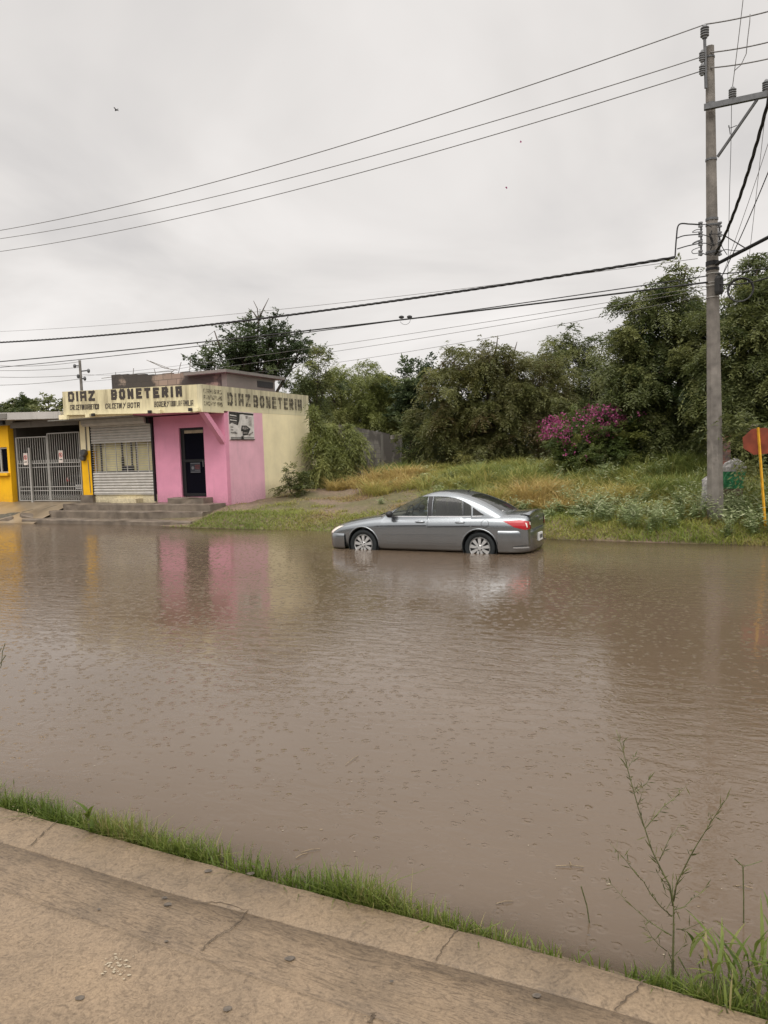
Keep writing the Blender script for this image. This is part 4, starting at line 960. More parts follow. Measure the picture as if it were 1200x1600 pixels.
            bk = MB(); bk.lathe([(.0, s * .82), (.225, s * .82), (.225, s * .80), (0, s * .8)], 24, 'y', (x, 0, .325)); bk.build('brake_disc', M['dark'], wheel)
            for k in range(5):
                a = 2 * math.pi * k / 5; ln = MB(); ln.lathe([(.0, s * .8865), (.013, s * .8865), (.013, s * .876), (0, s * .876)], 8, 'y', (x + .052 * math.cos(a), 0, .325 + .052 * math.sin(a))); ln.build('wheel_nut', M['dark'], wheel)
        # mirror
        mr = MB(); ym = hit(.70, .96, s); mr.ellipsoid((.66, ym + s * .13, 1.03), (.075, .105, .075), 14, 10); mr.tube([(.70, ym - s * .02, .975), (.68, ym + s * .08, 1.0)], [.03, .025], 8); mr.build('mirror', M['dark'], root, smooth=True)
    # wrap-around lamps, cast on to the corners
    def corner_panel(poly, d, off, name, mat, parent=root):
        d = Vector(d).normalized(); u = Vector((0, 0, 1)).cross(d).normalized(); o0 = Vector((0, 0, 0)); P = []
        xs = np.linspace(min(p[0] for p in poly) + .001, max(p[0] for p in poly) - .001, 26)
        for x in xs:
            zs = [a[1] + (b_[1] - a[1]) * (x - a[0]) / (b_[0] - a[0]) for a, b_ in zip(poly, poly[1:] + poly[:1]) if (a[0] - x) * (b_[0] - x) <= 0 and a[0] != b_[0]]
            z0, z1 = min(zs), max(zs); row = []
            for k in range(9):
                z = z0 + (z1 - z0) * k / 8; st_ = u * x + Vector((0, 0, z)) + d * 4; h_ = tb.ray_cast(st_, -d)
                pt = h_[0] if h_[0] is not None else st_ - d * 2.2
                row.append(pt + d * off)
            P.append(row)
        return MB().grid(P).build(name, mat, parent, smooth=True)
    for s in (1, -1):
        d = Vector((-1, .85 * s, 0)).normalized(); u = Vector((0, 0, 1)).cross(d).normalized()
        def uc(x, y): return u.x * x + u.y * y
        # coordinates measured along u for points (x, y) on the car corner
        A = lambda x, y, z: (uc(x, y * s), z)
        tl = corner_panel([A(-1.93, .87, .905), A(-2.30, .84, .93), A(-2.46, .62, .875), A(-2.47, .60, .74), A(-2.36, .80, .725), A(-2.15, .86, .78)], d, .008, 'tail_light', M['redlens'])
        corner_panel([A(-2.372, .795, .87), A(-2.40, .775, .865), A(-2.41, .765, .775), A(-2.39, .785, .775)], d, .013, 'reverse_lens', M['clearlens'], tl)
        corner_panel([A(-2.44, .70, .885), A(-2.458, .63, .868), A(-2.46, .62, .81), A(-2.442, .70, .82)], d, .013, 'reverse_lens', M['clearlens'], tl)
        d = Vector((1, .9 * s, .35)).normalized(); u = Vector((0, 0, 1)).cross(d).normalized()
        corner_panel([A(1.93, .80, .74), A(2.12, .78, .73), A(2.28, .55, .65), A(2.30, .56, .56), A(2.2, .76, .57)], Vector((1, .9 * s, 0)), .008, 'headlight', M['clearlens'])
        corner_panel([A(2.06, .82, .50), A(2.20, .77, .50), A(2.20, .77, .455), A(2.06, .82, .455)], Vector((1, .9 * s, 0)), .03, 'side_marker', M['redlens'])
    # bumpers: a section swept round the plan of the car's end
    def bumper(xe, xa, name, zlow, ztop, sgn):
        rows = []
        for a in np.linspace(-math.pi / 2, math.pi / 2, 33):
            ca, sa = math.cos(a), math.sin(a); ex = .62
            yx = (.885 if sgn < 0 else .850) * math.copysign(abs(sa) ** .58, sa); xx = xa + (xe - xa) * abs(ca) ** ex
            nrm = Vector((sgn * abs(ca), sa, 0)).normalized()
            rows.append([(xx + nrm.x * o_, yx + nrm.y * o_, z) for o_, z in ((-.10, ztop + .008), (-.004, ztop + .006), (.010, ztop - .006), (.018, ztop - .05), (.016, zlow + .22), (.010, zlow + .20), (.010, zlow + .06), (-.02, zlow), (-.14, zlow - .01))])
        return MB().grid(rows).build(name, paint, root, smooth=True)
    rbp = bumper(-2.455, -1.80, 'bumper', .24, .70, -1); fbp = bumper(2.37, 1.86, 'bumper', .22, .56, 1)
    for s in (1, -1):
        q = MB(); rows = []
        for x in np.linspace(-2.12, -2.42, 8): rows.append([(x, s * (.885 - max(0, (-x - 2.12)) ** 2 * 1.7), z) for z in (.345, .372)])
        q.grid(rows); q.build('bumper_strip', M['chrome'], rbp)
    pl = MB(); pl.box(-2.492, -2.472, -.16, .16, .43, .60); plo = pl.build('licence_plate', M['plate'], root)
    q = MB(); T = lambda a, d_, z: (d_, -a, z)
    for i in range(6): q.box(-2.496, -2.4925, .115 - i * .043, .115 - i * .043 - .026 + .0, .475, .555) if i % 3 != 1 else q.box(-2.496, -2.4925, .115 - i * .043, .115 - i * .043 - .012, .475, .555)
    q.build('plate_characters', M['dark'], plo)
    # boot lid: seam, lip spoiler, emblem; rear brake light
    lip = MB(); P = []
    for y in np.linspace(-.60, .60, 15):
        k = 1 - (abs(y) / .60) ** 3; P.append([(-2.20, y, 1.03 + .022 * k), (-2.31, y, 1.03 + .045 * k), (-2.40 - .028 * k, y, 1.012 + .075 * k), (-2.40 - .032 * k, y, 1.0 + .072 * k), (-2.385, y, .96)])
    lip.grid(P); lip.build('boot_spoiler', paint, root, smooth=True)
    q = MB(); q.tube([(-2.428, -.085, .945), (-2.432, 0, .935), (-2.428, .085, .945)], [.006, .016, .006], 8); q.ellipsoid((-2.432, 0, .937), (.01, .03, .022)); q.build('boot_emblem', M['chrome'], root)
    q = MB(); q.box(-2.428, -2.416, -.48, -.22, .84, .865); q.build('boot_badge', M['chrome'], root)
    q = MB(); pts = [(-2.425, .60, .72), (-2.42, .58, .90), (-2.39, .62, 1.0), (-2.27, .69, 1.035), (-1.95, .70, 1.035)]
    q.tube(pts, .004, 5); q.tube([(x, -y, z) for x, y, z in pts], .004, 5); q.build('boot_seam', M['seam'], root)
    # glazing front and rear
    for poly, name in ((WS, 'windscreen'), (RW, 'rear_window')):
        ys = np.linspace(-.66, .66, 21); rows = []
        for fy in np.linspace(-1, 1, 17):
            row = []
            for k in range(13):
                if name == 'windscreen': xx = .18 + k / 12 * .96; wy = .52 + (.69 - .52) * k / 12; xx -= .12 * fy * fy * (k / 12)
                else: xx = -1.02 - k / 12 * .87; wy = .47 + (.58 - .47) * k / 12; xx += .10 * fy * fy * (k / 12)
                h_ = tg.ray_cast(Vector((xx, fy * wy, 3)), Vector((0, 0, -1))); row.append((xx, fy * wy, (h_[0].z if h_[0] else 1.0) - .007))
            rows.append(row)
        MB().grid(rows).build(name, M['carglass'] if name == 'rear_window' else M['carglass_front'], root, smooth=True)
    st_ = MB(); st_.box(-1.80, -1.785, .44, .51, 1.07, 1.10); st_.build('window_sticker', M['plate'], root)
    # cabin interior
    q = MB()
    for y in (.36, -.36): q.ellipsoid((-.10, y, .86), (.28, .24, .12)); q.ellipsoid((-.36, y, 1.06), (.11, .23, .27)); q.ellipsoid((-.42, y, 1.30), (.05, .12, .075))
    q.ellipsoid((-1.22, 0, 1.0), (.14, .60, .26)); q.box(.62, 1.0, -.66, .66, .90, .985); q.build('seats', M['seatcloth'], root, smooth=True)
    q = MB(); n = 24; q.tube([(.42 + .05 * math.sin(2 * math.pi * i / n) * -1, .36 + .18 * math.cos(2 * math.pi * i / n), 1.02 + .17 * math.sin(2 * math.pi * i / n)) for i in range(n)], .014, 6, closed=True); q.tube([(.65, .36, .93), (.42, .36, 1.02)], .03, 6); q.build('steering_wheel', M['dark'], root)
    q = MB(); q.tube([(-.86, 0, 1.48), (-.90, 0, 1.515), (-1.0, 0, 1.55)], [.02, .009, .004], 6); q.build('aerial', M['dark'], root)
    q = MB(); q.tube([(1.10, -.55, .965), (1.16, .05, .985), (1.08, .45, .975)], .012, 6); q.build('wiper', M['dark'], root)
    root.location = loc; root.rotation_euler = (0, 0, rz); root.scale = (.922,) * 3
    return root


CAR_Z = -.190
car = make_car(M['carpaint'], 'grey metallic sedan standing in floodwater up to its hubcaps', (1.03, 15.58, CAR_Z), R(154.5))
shop_M = Matrix.Translation((BX, BY, 0)) @ Matrix.Rotation(BR, 4, 'Z')
car2 = copy_tree(car); tag(car2, 'dark car parked nose-in behind the white gate', 'car')
swap = {}
for o in list(car2.children_recursive):
    if o.type != 'MESH': continue
    if o.data not in swap:
        me = o.data
        if any(m_ is M['carpaint'] for m_ in me.materials):
            me = me.copy()
            for i, m_ in enumerate(me.materials):
                if m_ is M['carpaint']: me.materials[i] = M['carpaint_dark']
        swap[o.data] = me
    o.data = swap[o.data]
car2.location = tuple(shop_M @ Vector((-7.25, 3.0, .60))); car2.rotation_euler = (0, 0, BR + R(90))

# ------------------------------------------------------------------ vegetation builders (numpy)
def unit(a): return a / np.maximum(np.linalg.norm(a, axis=-1, keepdims=True), 1e-9)


def leaf_quads(P, D, S, L, W):
    """rhombic leaves: base P, direction D, side S, length L, width W -> verts, faces"""
    n = len(P); L = np.broadcast_to(L, (n,))[:, None]; W = np.broadcast_to(W, (n,))[:, None]
    V = np.stack([P, P + D * L * .45 + S * W * .5, P + D * L, P + D * L * .45 - S * W * .5], 1).reshape(-1, 3)
    return V, np.arange(4 * n).reshape(n, 4)


def sprigs(P, D, length, nl, ll, lw, droop, r):
    """pinnate sprigs: base P, direction D, nl leaflets each side pair; returns verts, faces, sprig id per leaf"""
    n = len(P); up = np.array([0, 0, 1.0]); S = unit(np.cross(D, up) + r.normal(0, .25, (n, 3))); Nn = np.cross(S, D)
    t = (np.arange(nl) + .5) / nl
    B = P[:, None] + D[:, None] * (t[None, :, None] * length[:, None, None]) - up * (droop * length[:, None] * t[None] ** 2)[..., None]
    side = np.where(np.arange(nl) % 2 == 0, 1.0, -1.0)[None, :, None]
    Dl = unit(D[:, None] * .55 + S[:, None] * side * .85 - up * droop * .8 * t[None, :, None] + r.normal(0, .22, (n, nl, 3)))
    Sl = unit(np.cross(Dl, Nn[:, None] + r.normal(0, .5, (n, nl, 3))))
    q = ll * r.uniform(.7, 1.25, (n, nl))
    V, F = leaf_quads(B.reshape(-1, 3), Dl.reshape(-1, 3), Sl.reshape(-1, 3), q.ravel(), lw * r.uniform(.75, 1.25, n * nl))
    return V, F, np.repeat(np.arange(n), nl)


def crown(lobes, per, clump_r, leaf, r, fill=.35):
    """lobes: (centre, radii, number of clumps). leaf: dict(kind, len, nl, ll, lw, droop). Returns verts, faces, tint, clump centres"""
    cs = []; outs = []
    for c, rad, k in lobes:
        d = unit(r.normal(0, 1, (k, 3))); rr = np.where(r.random(k) < fill, r.uniform(.15, .8, k), r.uniform(.70, 1.18, k)); cs.append(np.array(c) + d * rr[:, None] * np.array(rad)); outs.append(d)
    C = np.concatenate(cs); O = np.concatenate(outs); k = len(C); ct = r.normal(0, .21, k)
    size = clump_r * r.uniform(.6, 1.35, k)
    n = np.maximum(2, (per * (size / clump_r) ** 2).astype(int)); cid = np.repeat(np.arange(k), n); m_ = len(cid)
    up = np.array([0, 0, 1.0]); A = unit(O * np.array([1, 1, .7]) + r.normal(0, .45, (k, 3)) + np.array([0, 0, .25])); S0 = unit(np.cross(A, up) + r.normal(0, .15, (k, 3)))
    tt_ = r.random(m_) ** .8; Ls = size * 2.1; sd = r.choice([-1.0, 1.0], m_)
    P = C[cid] + A[cid] * ((tt_ - .35) * Ls[cid])[:, None] - up * (leaf['droop'] * .42 * Ls[cid] * tt_ ** 2)[:, None] + S0[cid] * (r.normal(0, .22, m_) * Ls[cid] * (1.1 - tt_ * .8))[:, None] + r.normal(0, .07, (m_, 3)) * size[cid][:, None] * 2
    D = unit(A[cid] * .65 + S0[cid] * (sd * r.uniform(.2, 1.0, m_))[:, None] + r.normal(0, .22, (m_, 3)) - up * (leaf['droop'] * (.15 + .55 * tt_))[:, None])
    V, F, sid = sprigs(P, D, leaf['len'] * r.uniform(.6, 1.3, m_), leaf['nl'], leaf['ll'], leaf['lw'], leaf['droop'], r)
    t = .42 + ct[cid] + .20 * tt_ + r.normal(0, .055, m_); t = np.clip(np.repeat(t[sid] + r.normal(0, .03, len(sid)), 4), 0, 1)
    return V, F, t, C


def limbs(mb, base, centres, tips, r0, r):
    """trunk and limbs: from base to each lobe centre, then thin branches to nearby clumps"""
    base = Vector(base); fork = None
    cm = Vector(np.mean([c for c in centres], axis=0)); fork = base.lerp(cm, .35) + Vector((random.uniform(-.2, .2), random.uniform(-.2, .2), 0)); fork.z = base.z + (cm.z - base.z) * .38
    mid = base.lerp(fork, .5) + Vector((random.uniform(-.12, .12), random.uniform(-.12, .12), 0))
    mb.tube([base - Vector((0, 0, .3)), base, mid, fork], [r0 * 1.35, r0 * 1.1, r0 * .85, r0 * .75], 8)
    ends = []
    for c in centres:
        c = Vector(c); a = fork.lerp(c, .5) + Vector((random.uniform(-.25, .25), random.uniform(-.25, .25), random.uniform(0, .35)))
        mb.tube([fork, fork.lerp(a, .5) + Vector((0, 0, .1)), a, c], [r0 * .62, r0 * .5, r0 * .38, r0 * .18], 6); ends.append((fork, a, c))
    for q in tips:
        q = Vector(q); f_, a, c = min(ends, key=lambda e: (e[2] - q).length); s_ = a.lerp(c, random.uniform(.2, .95))
        md = s_.lerp(q, .5) + Vector((random.uniform(-.12, .12), random.uniform(-.12, .12), random.uniform(-.02, .18)))
        mb.tube([s_, md, q], [r0 * .17, r0 * .10, r0 * .035], 4)


def tree(name, label, cat, base_px, Y, lobes_px, per, clump_r, leaf, mat, trunk_r=.14, group=None, tips=40, seed=0, base_z=None, bare=(), depth_k=1.0, density=1.0):
    """lobes_px: (px, py, rx, ry, clumps[, dY]) sketched on the photograph and given true size and depth at distance Y"""
    r = np.random.default_rng(100 + seed); random.seed(500 + seed); k = Y / F_PX
    bp = at_y(base_px, 760, Y); bz = float(ground_z(bp.x, bp.y)) if base_z is None else base_z
    root = thing(name, label, cat, (bp.x, bp.y, bz), 0, group); off = np.array([bp.x, bp.y, bz])
    L = []; per = int(per * .76)
    for lb in lobes_px:
        dy = lb[5] if len(lb) > 5 else r.uniform(-.5, .5) * (lb[2] * k)
        c = np.array(at_y(lb[0], lb[1], Y + dy)) - off; L.append((c, (lb[2] * k * .9, (lb[2] + lb[3]) * .5 * k * depth_k, lb[3] * k * .86), max(2, int(lb[4] * density * .8))))
    V, F, t, C = crown(L, per, clump_r, leaf, r)
    keep = V[:, 2].reshape(-1, 4).min(1) > -.2
    V = V.reshape(-1, 4, 3)[keep].reshape(-1, 3); t = t.reshape(-1, 4)[keep].ravel(); F = np.arange(len(V)).reshape(-1, 4)
    tb_ = MB(); sel = r.permutation(len(C))[:tips]
    limbs(tb_, (0, 0, 0), [l[0] for l in L], C[sel], trunk_r, r)
    for path in bare:
        pts = [Vector(at_y(x, y, Y)) - Vector(off) for x, y in path]; tb_.tube(pts, [.045 * (1 - .75 * i / (len(pts) - 1)) for i in range(len(pts))], 5)
    tb_.build('trunk', M['bark'], root, smooth=True)
    np_mesh('crown', V, F, mat, root, tint=t)
    return root


FEATHER = dict(len=.44, nl=14, ll=.125, lw=.038, droop=.6)
ROUND = dict(len=.30, nl=7, ll=.13, lw=.075, droop=.1)
WILLOW = dict(len=.55, nl=12, ll=.20, lw=.030, droop=1.1)
SMALL = dict(len=.22, nl=7, ll=.075, lw=.04, droop=.2)
M['leaf_dark'] = leaf_mat('dark_leaf', [(.1, (.026, .040, .018)), (.5, (.050, .070, .030)), (.9, (.085, .108, .045))], gain_=1.32)
M['leaf_mid'] = leaf_mat('mid_green_leaf', [(.1, (.034, .050, .016)), (.5, (.080, .094, .032)), (.9, (.145, .155, .055))], gain_=1.32)
M['leaf_light'] = leaf_mat('olive_leaf', [(.1, (.075, .090, .026)), (.5, (.135, .155, .045)), (.9, (.21, .22, .075))], gain_=1.32)
M['leaf_brown'] = leaf_mat('bronze_green_leaf', [(.02, (.085, .062, .028)), (.30, (.095, .090, .034)), (.65, (.098, .108, .038)), (.95, (.18, .175, .06))], gain_=1.38)
M['leaf_bougain'] = leaf_mat('deep_green_leaf', [(.1, (.026, .042, .012)), (.5, (.055, .075, .020)), (.9, (.115, .125, .035))], gain_=1.6)

tree('dark_tree', 'dark sparse tree with bare top twigs rising behind the shop roof', 'tree', 405, 37,
     [(348, 566, 36, 22, 26), (375, 540, 32, 28, 30), (405, 550, 30, 34, 32), (426, 515, 24, 14, 11), (440, 550, 26, 28, 22), (470, 548, 20, 18, 16), (405, 582, 56, 22, 40), (325, 580, 18, 11, 8), (392, 512, 16, 10, 5)],
     36, .58, ROUND, M['leaf_dark'], .2, tips=90, seed=1, bare=[[(402, 530), (404, 500), (402, 482), (396, 470)], [(404, 500), (412, 482), (420, 466)], [(404, 500), (396, 488), (388, 482)], [(390, 515), (388, 500), (378, 494)], [(345, 548), (335, 517), (325, 525)], [(425, 500), (436, 484)]])
tree('feathery_tree', 'pale olive feathery tree behind the block wall beside the shop', 'tree', 560, 35.5,
     [(520, 625, 38, 50, 40), (560, 590, 45, 38, 44), (600, 600, 40, 34, 36), (575, 640, 58, 44, 56), (625, 625, 34, 38, 30), (540, 670, 50, 34, 34)], 44, .55, dict(FEATHER, droop=.8), M['leaf_light'], .17, tips=70, seed=2)
tree('thin_tree', 'thin open young tree between the shop and the olive tree', 'tree', 492, 32,
     [(478, 600, 26, 34, 20), (498, 570, 22, 16, 9), (470, 640, 30, 28, 26), (505, 610, 22, 26, 12)], 30, .42, FEATHER, M['leaf_mid'], .09, tips=40, seed=3)
tree('dark_understory_tree', 'dark vine-hung tree above the right end of the block wall', 'tree', 650, 34,
     [(640, 598, 36, 26, 28), (660, 645, 38, 36, 38), (665, 690, 36, 30, 34), (635, 640, 20, 22, 14)], 42, .50, ROUND, M['leaf_dark'], .15, tips=40, seed=4)
tree('bronze_tree', 'broad bronze-green tree in the middle of the row behind the mound', 'tree', 770, 28.5,
     [(705, 610, 36, 44, 34), (745, 575, 40, 36, 34), (770, 555, 30, 24, 16), (800, 600, 54, 48, 52), (755, 650, 66, 48, 60), (820, 655, 52, 52, 52), (690, 660, 36, 40, 34), (850, 610, 30, 50, 28), (760, 700, 76, 24, 46)], 44, .5, FEATHER, M['leaf_brown'], .2, tips=110, seed=5, bare=[[(772, 560), (776, 540), (778, 524)], [(800, 570), (804, 548), (808, 534)], [(735, 575), (730, 560), (728, 549)]])
tree('open_tree', 'open-crowned tree with sky gaps between the bronze tree and the tall one', 'tree', 895, 31,
     [(868, 555, 30, 36, 22), (905, 545, 30, 28, 18), (935, 560, 30, 38, 24), (895, 600, 44, 40, 30), (940, 620, 36, 36, 26), (870, 640, 36, 34, 26), (915, 660, 44, 30, 24)], 36, .5, FEATHER, M['leaf_mid'], .15, tips=110, seed=6)
tree('tall_tree', 'tall feathery tree left of the concrete utility pole', 'tree', 1045, 23.5,
     [(1068, 455, 30, 34, 22), (1012, 478, 30, 28, 20), (1040, 520, 52, 36, 44), (1085, 520, 34, 50, 34), (990, 545, 34, 30, 22), (1040, 580, 66, 42, 58), (985, 610, 34, 38, 28), (1070, 640, 60, 46, 56), (1010, 660, 46, 44, 42), (1085, 700, 50, 40, 40), (1030, 715, 46, 30, 26)], 44, .42, FEATHER, M['leaf_mid'], .17, tips=120, seed=7, bare=[[(1066, 450), (1070, 430), (1073, 416)]])
tree('leaning_tree', 'large dark tree behind the stop sign and pole at the right edge', 'tree', 1190, 20.5,
     [(1195, 430, 26, 36, 18), (1160, 500, 40, 40, 30), (1215, 510, 50, 60, 44), (1150, 570, 46, 50, 44), (1210, 610, 66, 56, 60), (1150, 650, 48, 46, 46), (1240, 700, 60, 60, 40), (1165, 715, 36, 40, 24), (1172, 678, 12, 14, 5, -4.4)], 46, .42, FEATHER, M['leaf_mid'], .2, tips=110, seed=8)
tree('willowy_bush', 'dense drooping green bush against the corner of the cream wall', 'bush', 520, 27.6,
     [(506, 672, 14, 13, 11), (530, 666, 13, 8, 8), (552, 670, 12, 8, 9), (514, 702, 20, 16, 22), (538, 704, 13, 14, 12), (503, 735, 13, 12, 14), (528, 736, 17, 10, 18), (493, 655, 6, 8, 4)], 40, .29, WILLOW, M['leaf_light'], .07, tips=40, seed=9)
tree('ivy_clump', 'leafy creeper hanging over the right end of the block wall', 'creeper', 630, 29.6,
     [(638, 672, 16, 12, 12), (650, 700, 20, 30, 26), (643, 730, 14, 12, 8)], 46, .34, SMALL, M['leaf_mid'], .05, tips=12, seed=10)
tree('wall_shrub', 'small leafy shrub growing at the foot of the cream wall', 'shrub', 462, 25.3,
     [(460, 752, 17, 14, 14), (455, 738, 10, 10, 6), (472, 764, 14, 10, 10), (448, 760, 8, 10, 5)], 22, .20, SMALL, M['leaf_mid'], .02, tips=24, seed=11)
# bougainvillea: green mass with magenta bracts along the top
bo = tree('bougainvillea', 'dark green bougainvillea covered in magenta flowers on its upper side', 'flowering bush', 930, 23.6,
     [(930, 704, 58, 22, 56, -.8), (965, 684, 40, 30, 40, -.6), (900, 676, 38, 26, 28), (990, 712, 26, 18, 22, -.8), (888, 714, 30, 14, 18, -.5), (940, 655, 36, 14, 14)], 56, .30, SMALL, M['leaf_bougain'], .06, tips=30, seed=12)
M['bract'] = leaf_mat('magenta_bract', [(.1, (.15, .022, .075)), (.5, (.30, .05, .15)), (.9, (.46, .14, .28))], trans=.35)
r_ = np.random.default_rng(5); Pf = []; Yb = 23.6; off = np.array(bo.location)
for x, y, sx, sy, n in ((868, 662, 16, 11, 85), (856, 678, 12, 7, 55), (880, 680, 14, 10, 30), (906, 655, 12, 7, 30), (934, 648, 18, 11, 90), (952, 640, 14, 8, 45), (968, 660, 16, 10, 80), (950, 670, 18, 8, 60), (925, 676, 40, 22, 34), (890, 700, 20, 16, 16), (992, 652, 20, 8, 34)):
    for _ in range(n): Pf.append(np.array(at_y(x + r_.normal(0, sx * .6), y + r_.normal(0, sy * .6), Yb - 1.0 + r_.normal(0, .30))) - off)
Pf = np.array(Pf)[r_.random(len(Pf)) < .45]; Pf = np.repeat(Pf, 6, 0); Pf = Pf + r_.normal(0, .05, Pf.shape); Df = unit(r_.normal(0, 1, Pf.shape)); Sf = unit(np.cross(Df, r_.normal(0, 1, Pf.shape)))
V, F = leaf_quads(Pf, Df, Sf, r_.uniform(.05, .09, len(Pf)), r_.uniform(.04, .065, len(Pf)))
np_mesh('flowers', V, F, M['bract'], bo, tint=np.repeat(np.clip(r_.normal(.5, .2, len(Pf)), 0, 1), 4))
# far left, beyond the carport
tree('far_tree', 'low green tree far off above the yellow house roof', 'tree', 18, 62, [(12, 640, 22, 12, 14), (36, 640, 16, 9, 10), (22, 630, 10, 8, 5)], 30, .8, dict(FEATHER, ll=.3, lw=.1), M['leaf_mid'], .2, tips=10, seed=13)
tree('far_shrubby_tree', 'sparse tree top far off between carport roof and shop sign', 'tree', 82, 55, [(80, 640, 14, 9, 9), (76, 628, 5, 8, 3), (90, 632, 8, 6, 3)], 20, .6, dict(ROUND, ll=.25, lw=.12), M['leaf_mid'], .15, tips=12, seed=14)

# far wood closing the view behind the row
r_ = np.random.default_rng(77); n = 1500
xs = r_.uniform(-26, 60, n); C_ = np.stack([xs, 44 + r_.uniform(-3, 5, n) - .18 * xs, r_.uniform(.8, 1, n) * 0 + r_.random(n) ** .8 * (3.6 + 1.2 * vnoise(xs, xs * 0, .16, 3)) + .8], -1)
C_ = C_[C_[:, 0] > -3.0]
cid = np.repeat(np.arange(len(C_)), 16); P = C_[cid] + r_.normal(0, .6, (len(cid), 3)) * np.array([1, 1, .8]); D = unit(r_.normal(0, 1, P.shape))
V, F, sid = sprigs(P, D, r_.uniform(.5, .9, len(P)), 8, .26, .11, .4, r_); t = np.clip(.45 + r_.normal(0, .16, len(C_))[cid] + r_.normal(0, .08, len(cid)), 0, 1)
tag(np_mesh('far_wood', V, F, M['leaf_mid'], None, tint=np.repeat(t[sid], 4)), 'far wood behind the row of trees', 'wood', kind='stuff')

# ------------------------------------------------------------------ grasses and weeds
def blades(P, H, W, lean, r, nseg=3, az=None):
    """curved tapering blades as quads strips"""
    n = len(P); a = r.uniform(0, 2 * math.pi, n) if az is None else az; dirv = np.stack([np.cos(a), np.sin(a), 0 * a], -1)
    sa = a + math.pi / 2 + r.normal(0, .5, n); side = np.stack([np.cos(sa), np.sin(sa), 0 * a], -1)
    rows = []
    for k in range(nseg + 1):
        t = k / nseg; c = P + np.array([0, 0, 1.0]) * (H * (t - .25 * lean * t * t))[:, None] + dirv * (H * lean * t * t)[:, None]
        wd = (W * (1 - t ** 1.6) * .5 + .0004)[:, None]; rows += [c - side * wd, c + side * wd]
    V = np.stack(rows, 1).reshape(-1, 3); q = []
    for k in range(nseg): q.append(np.array([2 * k, 2 * k + 1, 2 * k + 3, 2 * k + 2]))
    F = (np.arange(n)[:, None, None] * (2 * (nseg + 1)) + np.array(q)[None]).reshape(-1, 4)
    return V, F, 2 * (nseg + 1)


def scatter(n, u0, u1, v0, v1, r): u = r.uniform(u0, u1, n); v = r.uniform(v0, v1, n); return u * DU.x + v * DN.x, u * DU.y + v * DN.y, v


def in_shop(x, y, pad=.05):
    dx, dy = x - BX, y - BY; c, s = math.cos(BR), math.sin(BR); lx = dx * c + dy * s; ly = -dx * s + dy * c
    return ((lx < pad) & (ly > -.05)) | ((lx < .15) & (ly > -2.1))


M['grass_short'] = leaf_mat('short_grass', [(.0, (.30, .20, .11)), (.28, (.27, .23, .075)), (.55, (.24, .26, .06)), (1., (.14, .19, .04))], gain_=1.15)
M['grass_dry'] = leaf_mat('dry_grass', [(.0, (.33, .245, .095)), (.35, (.33, .28, .09)), (.65, (.24, .24, .07)), (1., (.13, .165, .045))], gain_=1.3)
M['grass_fresh'] = leaf_mat('fresh_grass', [(.0, (.22, .19, .08)), (.22, (.135, .165, .035)), (.6, (.088, .125, .022)), (1., (.05, .08, .015))], gain_=1.2)
M['weed'] = leaf_mat('pale_weed_leaf', [(.0, (.08, .115, .035)), (.5, (.17, .21, .09)), (1., (.36, .38, .24))], gain_=1.35)

r_ = np.random.default_rng(21)
# short bank grass, thin over the dirt strip
x, y, v = scatter(150000, -24, 5, 16.0, 22.0, r_)
dens = (vnoise(x, y, .7, 12) * .6 + vnoise(x, y, 2.4, 13) * .4) + .35 * (1 - sm(v, 17.0, 18.2)) + .5 * sm(x, 2.5, 4.5) + .04 - .24 * sm(v, 17.25, 17.9) * (1 - sm(x, .5, 2.2))
keep = (dens + r_.normal(0, .10, len(x)) > .46) & ~in_shop(x, y); x, y, v = x[keep], y[keep], v[keep]
H = r_.uniform(.05, .15, len(x)) * (1 + .7 * sm(x, 3, 6)); t = np.clip(.60 - .35 * sm(v, 17.0, 18.6) * (1 - sm(x, 2, 4)) + (vnoise(x, y, .9, 15) - .5) * .9 + r_.normal(0, .14, len(x)), 0, 1)
V, F, k = blades(np.stack([x, y, ground_z(x, y) - .01], -1), H, r_.uniform(.010, .022, len(x)), r_.uniform(.6, 1.9, len(x)), r_, 2)
tag(np_mesh('bank_grass', V, F, M['grass_short'], None, tint=np.repeat(t, k)), 'short green grass on the bank above the waterline', 'grass', kind='stuff')
# tufted dry grass over the mound
r_ = np.random.default_rng(22)
x, y, v = scatter(2600, -22, 3, 18.3, 26.5, r_); edge = -1.6 + .45 * (v - 18) * .3 + (vnoise(x, y, .8, 31) - .5) * 2.0
keep = (x > np.where(v > 20.5, edge, edge + 3.0)) & ~in_shop(x, y, .6); x, y = x[keep], y[keep]
tt = np.clip(.46 + (vnoise(x, y, .55, 16) - .5) * 1.3 + .30 * sm(x, 4.5, 8) + r_.normal(0, .12, len(x)), 0, 1); hh = r_.uniform(.16, .60, len(x)) * (.45 + 1.1 * vnoise(x, y, .85, 18))
cid = np.repeat(np.arange(len(x)), 56); a = r_.uniform(0, 2 * math.pi, len(cid)); rr = np.abs(r_.normal(0, .17, len(cid)))
bx_, by_ = x[cid] + rr * np.cos(a), y[cid] + rr * np.sin(a)
V, F, k = blades(np.stack([bx_, by_, ground_z(bx_, by_) - .02], -1), hh[cid] * r_.uniform(.5, 1.15, len(cid)), r_.uniform(.016, .034, len(cid)), r_.uniform(.5, 1.9, len(cid)), r_, 3, az=a + r_.normal(0, .6, len(cid)))
tag(np_mesh('dry_grass', V, F, M['grass_dry'], None, tint=np.repeat(np.clip(tt[cid] + r_.normal(0, .13, len(cid)), 0, 1), k)), 'tufted yellow and green grass over the mound', 'grass', kind='stuff')
